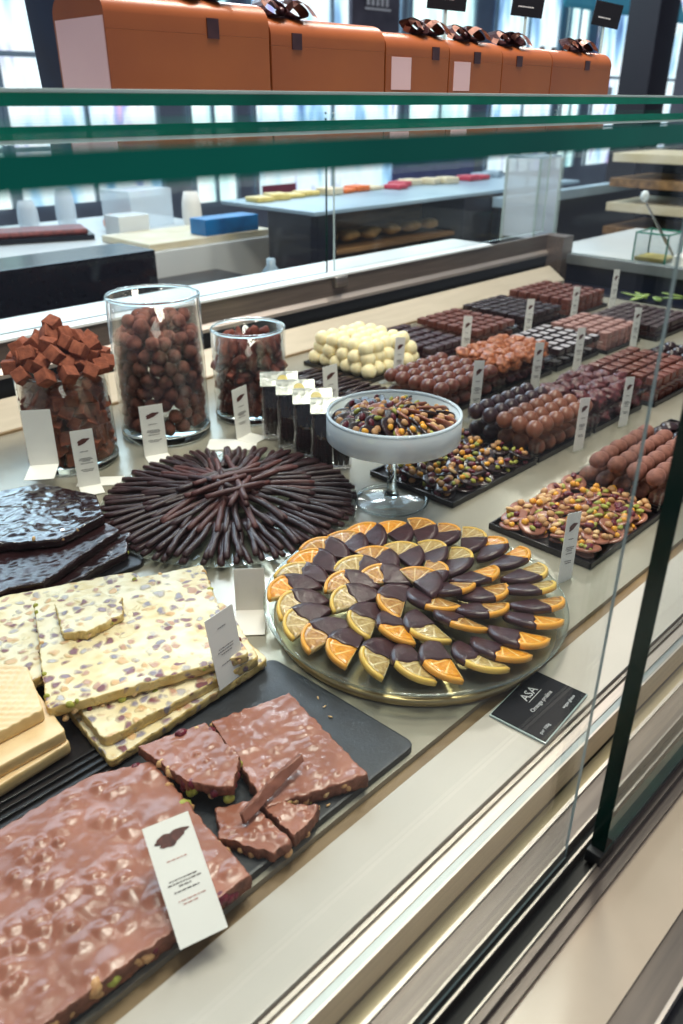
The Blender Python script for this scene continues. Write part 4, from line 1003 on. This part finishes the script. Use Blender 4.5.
# ------------------------------------------------------------------ gift boxes on the upper shelf
BZ = .5068; BY = .62
def giftbox(x0, x1, ztop, depth, label, m='box_orange', strap=None, bow=True, pale=False, side=None):
    w_ = x1-x0; h = ztop-BZ; root = empty('gift_box', ((x0+x1)/2, BY+depth/2, BZ), label=label, cat='gift box', group='orange gift boxes on the upper shelf' if m == 'box_orange' else None)
    bm = bmesh.new(); bx(bm, -w_/2, w_/2, -depth/2, depth/2, 0, h*.62, .0006)
    fin(bm, 'box_body', [m], root, False)
    # gable shaped lid: sloping front strip and flat top
    bm = bmesh.new()
    rr = .021; prof = [(-depth/2, h*.62)]+[(-depth/2+rr*(1-math.cos(t)), h-.016+.016*math.sin(t)) for t in [PI/2*k/8 for k in range(9)]]+[(depth/2-rr*(1-math.cos(t)), h-.016+.016*math.sin(t)) for t in [PI/2*(1-k/8) for k in range(9)]]+[(depth/2, h*.62)]
    a = [bm.verts.new((-w_/2, y, z)) for y, z in prof]; b = [bm.verts.new((w_/2, y, z)) for y, z in prof]; n_ = len(prof)
    for i in range(n_): bm.faces.new((a[i], a[(i+1) % n_], b[(i+1) % n_], b[i]))
    bm.faces.new(a); bm.faces.new(b[::-1])
    fin(bm, 'box_lid', m, root, True).data.set_sharp_from_angle(angle=.6)
    if side:
        bm = bmesh.new(); bx(bm, -w_/2-.0008, -w_/2-.0002, -depth/2+.001, depth/2-.004, .001, h*.74); fin(bm, 'side_flap', side, root, False)
    if pale:
        bm = bmesh.new(); bx(bm, -w_*.42, -w_*.12, -depth/2-.0007, -depth/2-.0001, h*.08, h*.6); fin(bm, 'paper_label', 'box_pink', root, False)
    if bow:
        sx = strap if strap is not None else 0
        bm = bmesh.new(); bx(bm, sx-.006, sx+.006, -depth/2-.001, -depth/2+.0002, h*.58, h*.79); bx(bm, sx-.006, sx+.006, -depth/2+.016, depth/2-.018, h-.0006, h+.001)
        fin(bm, 'ribbon_band', 'ribbon', root, False)
        bm = bmesh.new()
        for sgn in (-1, 1):
            pts = [Vector((sx+sgn*.022*(1-math.cos(t))*.5*1.2, -depth/2+.02+.010*math.sin(t), h+.004+.008*math.sin(t)*(1)+.003)) for t in [2*PI*k/14 for k in range(15)]]
            va = [bm.verts.new(p+Vector((0, -.006, .001))) for p in pts]; vb = [bm.verts.new(p+Vector((0, .007, -.0005))) for p in pts]
            for i in range(14): bm.faces.new((va[i], va[i+1], vb[i+1], vb[i]))
        r = bmesh.ops.solidify(bm, geom=bm.faces[:], thickness=.0008)
        blob(bm, .0055, c=(sx, -depth/2+.020, h+.005), sc=(1, 1, .8), amp=.2, sub=2)
        fin(bm, 'bow', 'ribbon', root)
        bm = bmesh.new()
        for sgn in (-1, 1):
            va = []; vb = []
            for k in range(7):
                t = k/6; p = Vector((sx+sgn*(.004+.026*t), -depth/2+.014-.012*t*(sgn > 0), h+.004+.010*math.sin(t*PI)-.004*t))
                va.append(bm.verts.new(p)); vb.append(bm.verts.new(p+Vector((0, .008, .003))))
            for k in range(6): bm.faces.new((va[k], va[k+1], vb[k+1], vb[k]))
        bmesh.ops.solidify(bm, geom=bm.faces[:], thickness=.0006)
        fin(bm, 'ribbon_tail', 'ribbon_pale', root)
    return root
giftbox(.3725, .536, .5765, .078, 'largest orange gift box with a pale pink side, leftmost in the row', strap=.02, side='box_pink')
giftbox(.5385, .690, .5685, .078, 'second orange gift box from the left, with a dark bow', strap=-.045)
giftbox(.6925, .796, .5645, .075, 'third orange gift box from the left, with a pale paper label', pale=True, strap=.028)
giftbox(.798, .898, .5620, .075, 'fourth orange gift box from the left, with a loose pale ribbon', pale=True)
giftbox(.900, 1.008, .5605, .075, 'fifth orange gift box from the left on the upper shelf', strap=-.02)
giftbox(1.010, 1.163, .5600, .075, 'rightmost orange gift box at the end of the row', strap=.01)
bm = bmesh.new(); bx(bm, -.030, .030, -.03, .03, 0, .115, .004, 3)
for v in bm.verts: v.co.x += .004*noise.noise(v.co*30)-.05*v.co.z*.6; v.co.y += .004*noise.noise(v.co*25+Vector((3, 0, 0)))
o = fin(bm, 'paper_bag', 'navy_bag', None, True, loc=(.432, .765, BZ)); tag(o, 'dark navy paper bag at the left end of the gift boxes', 'paper bag')
# black hanging price signs above the boxes
for k, (px, py0, w_, lab) in enumerate([(446, 10, .055, 'black sign above the bows, left of the three'), (526, 17, .05, 'black sign above the bows, middle of the three'), (604, 27, .05, 'black sign tilted above the rightmost gift box')]):
    p = atY(px, py0, .80)
    root = empty('black_sign', (p.x, p.y, p.z), (0, 0, R(-38)), label=lab, cat='sign')
    mt = Matrix.Rotation(R([4, 5, 9][k]), 4, 'Y')
    bm = bmesh.new(); bx(bm, -w_/2, w_/2, -.001, .001, 0, .036, .0006, mtx=mt); fin(bm, 'sign_board', 'tag_black', root, False)
    bm = bmesh.new(); rnd = random.Random(k)
    x = -w_*.3
    while x < w_*.15:
        l = rnd.uniform(.0015, .004); bx(bm, x, x+l, -.0013, -.0011, .012, .0135, mtx=mt); x += l+.0008
    fin(bm, 'printed_text', 'tag_white', root, False)
    bm = bmesh.new(); bx(bm, -.002, .002, .001, .003, BZ-p.z, .010, mtx=Matrix.Identity(4)); fin(bm, 'sign_post', 'pale_edge', root, False)

# ------------------------------------------------------------------ the shop behind
def struct(name, m, x0, x1, y0, y1, z0, z1, bev=0, smooth=False):
    bm = bmesh.new(); bx(bm, x0, x1, y0, y1, z0, z1, bev); o = fin(bm, name, m, None, smooth); tag(o, kind='structure'); return o
mat('floor_m', lin(120, 116, 112), lin(104, 100, 98), rough=.3, scale=2)
mat('wall_m', lin(128, 138, 156), lin(104, 112, 132), rough=.7, scale=2)
mat('pillar_m', lin(34, 28, 36), lin(26, 22, 30), rough=.4, scale=4)
mat('poster_red', lin(214, 96, 120), lin(180, 70, 96), rough=.5, scale=3)
mat('poster_blue', lin(120, 130, 200), lin(90, 96, 160), rough=.5, scale=4)
mat('poster_grey', lin(92, 88, 100), lin(66, 62, 74), rough=.5, scale=7)
mat('wood', lin(160, 122, 80), lin(96, 72, 48), rough=.4, scale=4, aniso=(1, 8, 8))  # lightened to stand in for a lamp inside the wooden display
mat('loaf', lin(196, 156, 96), lin(140, 104, 62), rough=.6, scale=14)  # extra brightness put into the colour, the display has no light inside
mat('cream', lin(224, 214, 190), lin(206, 190, 150), rough=.5, scale=10)
mat('pale_blue', lin(176, 200, 214), lin(140, 166, 186), rough=.3, scale=4)
mat('blue_card', lin(24, 130, 200), lin(18, 96, 160), rough=.4, scale=12)
mat('aqua', lin(60, 190, 220), lin(90, 210, 230), rough=.5, scale=4)
mat('pack_red', lin(206, 70, 90), lin(180, 50, 70), rough=.4, scale=30)
mat('pack_yellow', lin(230, 210, 130), lin(206, 180, 100), rough=.4, scale=30)
mat('orange_fruit', lin(236, 120, 50), rough=.5, scale=30)
mat('red_tray_food', lin(150, 70, 66), lin(90, 44, 46), rough=.5, scale=60)
struct('floor', 'floor_m', -6, 16, -4, 9, -1.0, -.95)
WY = 7.0
struct('wall_back', 'wall_m', -6, 16, WY, WY+.2, -.95, 3.2)
# windows in the back wall
k = 1
for (x0, x1, z0, z1, m) in [(-1.0, 2.4, -.9, 3, 'sky_pane'), (2.75, 3.1, -.3, 3, 'mint_pane'), (3.2, 4.6, -.3, 3, 'sky_pane'), (5.0, 5.5, -.4, 3, 'mint_pane'), (5.8, 8.0, -.4, 3, 'sky_pane'), (8.2, 9.4, -.4, 3, 'mint_pane'), (9.9, 11.4, -.4, 3, 'sky_pane'), (11.7, 12.2, -.4, 3, 'mint_pane'), (12.6, 15.5, -.4, 3, 'sky_pane')]:
    o = struct(f'window_{k}', m, x0, x1, WY-.03, WY-.002, z0, z1)
    bm = bmesh.new()
    for xx in (x0-.04, x1, (x0+x1)/2-.02): bx(bm, xx, xx+.04, WY-.06, WY-.032, z0, z1)
    bx(bm, x0, x1, WY-.06, WY-.032, .82, .86); f = fin(bm, 'window_frame', 'pale_blue', o, False)
    k += 1
struct('pillar_right', 'pillar_m', 5.1, 5.5, 1.5, 1.9, -.95, 3.2) if False else None
def thingbox(name, m, x0, x1, y0, y1, z0, z1, label, cat, bev=.004, group=None):
    bm = bmesh.new(); bx(bm, x0, x1, y0, y1, z0, z1, bev); return tag(fin(bm, name, m, None, False), label, cat, group)
# dark pillar right of the window, seen at top right
p0, p1 = atX(622, 60, 6.0), atX(652, 60, 6.0)
struct('wall_pillar', 'pillar_m', 6.0, 6.3, p1.y, p0.y, -.95, 3.2)
p0, p1 = atX(652, 60, 6.2), atX(700, 60, 6.2)
struct('wall_right', 'wall_m', 6.3, 6.4, p1.y-4, p1.y+.2, -.95, 3.2)
# posters
def poster(name, m, x0, x1, z0, z1, y, label):
    return thingbox(name, m, x0, x1, y, y+.02, z0, z1, label, 'poster', .001)
P_ = lambda x, y, Y: atY(x, y, Y)
a, b = P_(264, 205, 6.8), P_(296, 183, 6.8); poster('red_poster', 'poster_red', a.x, b.x, a.z, b.z, 6.8, 'blurred red poster in the window left of the rear pane joint')
a, b = P_(392, 195, 6.7), P_(475, 150, 6.7); poster('blue_poster', 'poster_blue', a.x, b.x, a.z-.1, b.z, 6.7, 'blurred violet blue poster at the far window')
a, b = P_(352, 40, 5.0), P_(401, -30, 5.0)
g_ = thingbox('hanging_banner', 'poster_grey', a.x, b.x, 5.0, 5.04, a.z-.2, b.z, 'grey banner with a white crest above the third gift box', 'banner')
bm = bmesh.new(); c_ = P_(378, 3, 4.99)
for k in range(5): bx(bm, c_.x-.13+.055*k, c_.x-.10+.055*k, 4.985, 4.99, c_.z-.02, c_.z+.07+.03*(k % 2))
bx(bm, c_.x-.15, c_.x+.15, 4.985, 4.99, c_.z-.05, c_.z-.035); fin(bm, 'white_crest', 'tag_white', g_, False)
# aqua awning outside, top right
a, b = P_(560, 30, 6.6), P_(612, 0, 6.6)
bm = bmesh.new(); prism(bm, [(6.2, a.z+.25), (6.55, b.z+.6), (6.55, b.z+.56), (6.2, a.z+.2)], a.x-.6, b.x+1.6); tag(fin(bm, 'awning_canopy', 'aqua', None, False), 'bright blue awning beyond the window at the top right', 'awning')
# dark bottles on a far shelf, between boxes and pillar
p = P_(560, 84, 5.2)
thingbox('white_shelf', 'white_top', p.x-.7, p.x+1.0, 5.1, 5.5, p.z-.12, p.z-.02, 'white shelf with dark bottles behind the right gift box', 'shelf')
for k in range(5):
    bm = bmesh.new(); lathe(bm, [(0, 0), (.075, 0), (.08, .02), (.08, .22), (.05, .27), (.028, .30), (.028, .36), (0, .365)], 20)
    tag(fin(bm, 'dark_bottle', 'navy', None, loc=(p.x-.35+.2*k+.03*(k % 2), 5.25, p.z-.02)), f'dark bottle on the far white shelf, {ORD[k]} from the left', 'bottle', 'dark bottles on the far shelf')
# staff aisle: rear granite block, counters
thingbox('granite_block', 'granite', -.4, 1.265, 1.98, 2.16, -.95, .135, 'black polished granite counter block behind the left jars', 'counter')
thingbox('rear_counter', 'white_top', -.8, 2.24, 2.55, 3.6, -.95, .02, 'pale work counter with trays, beyond the granite block', 'counter')
thingbox('dark_counter', 'granite', 1.30, 1.86, 1.98, 2.5, -.95, -.06, 'dark glossy counter top behind the tall and short jars', 'counter')
# wood lined display case behind the rear pane: black end, open brown inside, pale top
root = empty('wooden_display', (2.3, 2.3, -.95), label='wood lined display case with pale top behind the rear pane joint', cat='display case')
def rpart(name, m, x0, x1, y0, y1, z0, z1):
    bm = bmesh.new(); bx(bm, x0-2.3, x1-2.3, y0-2.3, y1-2.3, z0+.95, z1+.95, .003); return fin(bm, name, m, root, False)
rpart('black_side', 'navy', 1.90, 1.93, 2.02, 2.24, -.95, .165); rpart('dark_front_post', 'navy', 1.93, 2.02, 2.02, 2.06, -.95, .165)
rpart('wood_back', 'wood', 1.93, 2.72, 2.22, 2.24, -.95, .165)
for z in (-.28, -.13, .02): rpart('wood_shelf', 'wood', 1.93, 2.72, 2.04, 2.22, z, z+.015)
rpart('black_end', 'navy', 2.72, 3.22, 2.00, 2.30, -.95, .165); rpart('pale_top', 'pale_blue', 1.90, 3.6, 2.0, 2.5, .165, .178)
for k in range(6):
    for zz, nm in ((.035, 'upper'), (-.115, 'lower')):
        bm = bmesh.new(); blob(bm, .042, sc=(1.15, .9, .5), amp=.3, freq=20, seed=k, sub=3); tag(fin(bm, 'bread_loaf', 'loaf', None, loc=(2.07+.115*k, 2.12, zz+.032)), f'brown loaf on the {nm} wooden shelf, {ORD[k]} from the left', 'bread', 'loaves in the wooden display')
# colourful packets on the counter top
rnd = random.Random(3)
for k in range(18):
    x = 1.98+.088*k; m = ['pack_yellow', 'pack_yellow', 'cream', 'orange_fruit', 'cream', 'pack_red', 'cream', 'cream', 'pack_red', 'pack_red', 'pale_blue', 'pack_red'][(k*7//11) % 12]
    bm = bmesh.new(); bx(bm, -.038, .038, -.04, .04, 0, rnd.uniform(.014, .028), .006, 2)
    tag(fin(bm, 'food_packet', m, None, loc=(x, 2.36+rnd.uniform(-.03, .05), .1785), rot=(0, 0, rnd.uniform(-.3, .3))), f'small blurred packet on the far pale top, {ORD[k]} from the left', 'packet', 'packets on the far counter')
# objects on the rear counter
a = P_(40, 241, 2.75)
root = empty('long_tray', (1.42, 3.15, .021), (0, 0, R(-20)), 'long dark tray of reddish pastries on the far left counter', 'tray')
bm = bmesh.new(); bx(bm, -.26, .26, -.1, .1, 0, .02, .004); fin(bm, 'tray_body', 'granite', root, False)
bm = bmesh.new(); bx(bm, -.24, .24, -.08, .08, .02, .04, .01, 3); fin(bm, 'pastry_layer', 'red_tray_food', root)
bm = bmesh.new(); blob(bm, .035, sub=3, amp=.03); tag(fin(bm, 'orange', 'orange_fruit', None, loc=(1.80, 3.12, .055)), 'small orange ball at the end of the long tray', 'fruit')
root = empty('acrylic_box', (1.98, 3.2, .021), (0, 0, R(10)), 'clear acrylic box on the far counter left of the blue carton', 'box')
bm = bmesh.new(); bx(bm, -.12, .12, -.09, .09, 0, .15, .004); fin(bm, 'box_shell', 'frosted_glass', root, False)
thingbox('white_tray', 'cream', 1.62, 2.2, 2.57, 2.9, .021, .045, 'cream tray lying on the far counter behind the tall jar', 'tray')
thingbox('white_carton', 'white_top', 1.72, 1.86, 2.93, 3.04, .021, .10, 'small white carton on the far counter', 'carton')
thingbox('blue_carton', 'blue_card', 1.88, 2.14, 2.58, 2.68, .0455, .105, 'bright blue carton on the far counter, left of the wooden display', 'carton')
root = empty('small_bottle', (1.72, 2.02, -.059), label='small bottle with a white label before the black cabinet', cat='bottle')
bm = bmesh.new(); lathe(bm, [(0, 0), (.028, 0), (.03, .01), (.03, .07), (.014, .09), (.014, .11), (0, .112)], 24); fin(bm, 'bottle_body', 'pale_blue', root)
bm = bmesh.new(); lathe(bm, [(.0305, .012), (.0310, .014), (.0310, .055), (.0305, .057)], 24); fin(bm, 'bottle_label', 'card', root)
for k, (x, h, m) in enumerate([(1.55, .12, 'frosted_glass'), (1.72, .16, 'frosted_glass'), (1.25, .13, 'pale_blue'), (2.3, .14, 'card')]):
    bm = bmesh.new(); lathe(bm, [(0, 0), (.035, 0), (.042, h*.3), (.04, h*.7), (.03, h), (.027, h), (.036, h*.6), (0, h*.1)], 24)
    tag(fin(bm, 'drinking_glass', m, None, loc=(x, 3.35, .021) if k < 3 else (2.12, 3.0, .021)), f'blurred glass on the far pale counter, {ORD[k]} from the left', 'glass', 'glasses on the far counter')
# end service shelf: bin with tongs, white card box
bc = (2.56, 1.12)
root = empty('glass_bin', (*bc, .0525), label='square glass bin holding steel tongs beyond the end bar', cat='glass bin')
bm = bmesh.new(); s = .055; H = .085
for (x0, x1, y0, y1) in ((-s, s, -s, -s+.004), (-s, s, s-.004, s), (-s, -s+.004, -s, s), (s-.004, s, -s, s)): bx(bm, x0, x1, y0, y1, 0, H, .0005)
fin(bm, 'bin_wall', 'pane', root, False)
bm = bmesh.new()
for (x0, x1, y0, y1) in ((-s, s, -s, -s+.004), (-s, s, s-.004, s), (-s, -s+.004, -s, s), (s-.004, s, -s, s)): bx(bm, x0, x1, y0, y1, H-.002, H+.002, .0005)
for sx in (-s, s-.004):
    for sy in (-s, s-.004): bx(bm, sx, sx+.004, sy, sy+.004, 0, H, .0005)
fin(bm, 'bin_edge', 'green_edge', root, False)
bm = bmesh.new(); bx(bm, -s+.006, s-.006, -s+.006, s-.006, .001, .012, .002); fin(bm, 'sponge', 'pack_yellow', root, False)
root = empty('serving_tongs', (*bc, .068), label='steel serving tongs with a white end standing in the glass bin', cat='tongs')
bm = bmesh.new(); tube(bm, [(.045, -.035, 0), (.02, -.01, .05), (-.03, .03, .13), (-.05, .045, .165)], [.006, .007, .007, .006], 8, .4); fin(bm, 'tong_arm', 'steel', root)
bm = bmesh.new(); tube(bm, [(.02, -.045, .0), (-.002, -.016, .05), (-.036, .026, .13), (-.05, .045, .165)], [.006, .007, .007, .006], 8, .4); fin(bm, 'tong_arm', 'steel', root)
bm = bmesh.new(); blob(bm, .013, sc=(1, 1, 1.3), sub=3); fin(bm, 'handle_end', 'white_top', root, loc=(-.052, .046, .175))
a = atX(642, 262, 2.5)
bm = bmesh.new(); bx(bm, -.04, .04, -.04, .04, 0, .035, .001); tag(fin(bm, 'white_card_box', 'card', None, False, loc=(2.50, .99, .0525), rot=(0, 0, R(12))), 'small white card box beside the glass bin', 'box')
# further case at the right with tan bands
root = empty('bakery_shelves', (3.6, 1.55, -.95), label='blurred tan shelved unit beyond the glass bin at the right', cat='shelving')
for k in range(6):
    bm = bmesh.new(); bx(bm, -.1, 1.6, -1.2, .25, .72+.10*k, .755+.10*k, .003); fin(bm, 'shelf_board', 'cream' if k % 2 else 'wood', root, False)
bm = bmesh.new(); bx(bm, .3, 1.6, -1.25, .3, 0, 1.26, .003); fin(bm, 'dark_carcass', 'granite', root, False)
thingbox('service_block', 'navy', 2.9, 6.0, 1.955, 1.99, -.95, .115, 'dark service block behind the end of the glass case', 'counter')
thingbox('service_rail', 'pale_blue', 2.6, 6.0, 1.925, 1.965, .115, .150, 'pale blue grey rail running behind the tongs', 'rail') if False else None
bm = bmesh.new(); bx(bm, 2.90, 6.0, 1.93, 1.995, .1155, .155, .004); tag(fin(bm, 'service_rail', 'pale_blue', None, False), 'pale blue grey rail running behind the tongs', 'rail')
# glass column beside the end of the rear pane
root = empty('glass_cabinet', (2.75, 1.72, -.95), label='tall clear glass column with pale edges beyond the rear rail end', cat='cabinet')
bm = bmesh.new(); s_ = .07
for sx in (-1, 1):
    for sy in (-1, 1): bx(bm, sx*s_-.004, sx*s_+.004, sy*s_-.004, sy*s_+.004, .98, 1.27)
fin(bm, 'corner_edges', 'pale_edge', root, False)
bm = bmesh.new(); bx(bm, -s_, s_, -s_, s_, 0, 1.0, .003); fin(bm, 'column_base', 'steel_blue', root, False)
bm = bmesh.new(); bx(bm, -s_, s_, -s_, s_, 1.27, 1.28, .003); fin(bm, 'column_top', 'pale_blue', root, False)
bm = bmesh.new(); bx(bm, -s_, s_, -s_, -s_+.003, 1.0, 1.27); bx(bm, -s_, -s_+.003, -s_, s_, 1.0, 1.27); fin(bm, 'column_glass', 'frosted_glass', root, False)

# things that nothing tells apart carry one group
by = {}
for o in S.objects:
    if o.parent is None and o.get('label'): by.setdefault(o['label'].lower(), []).append(o)
for L_, v in by.items():
    if len(v) > 1:
        for o in v: o['group'] = L_[:90]
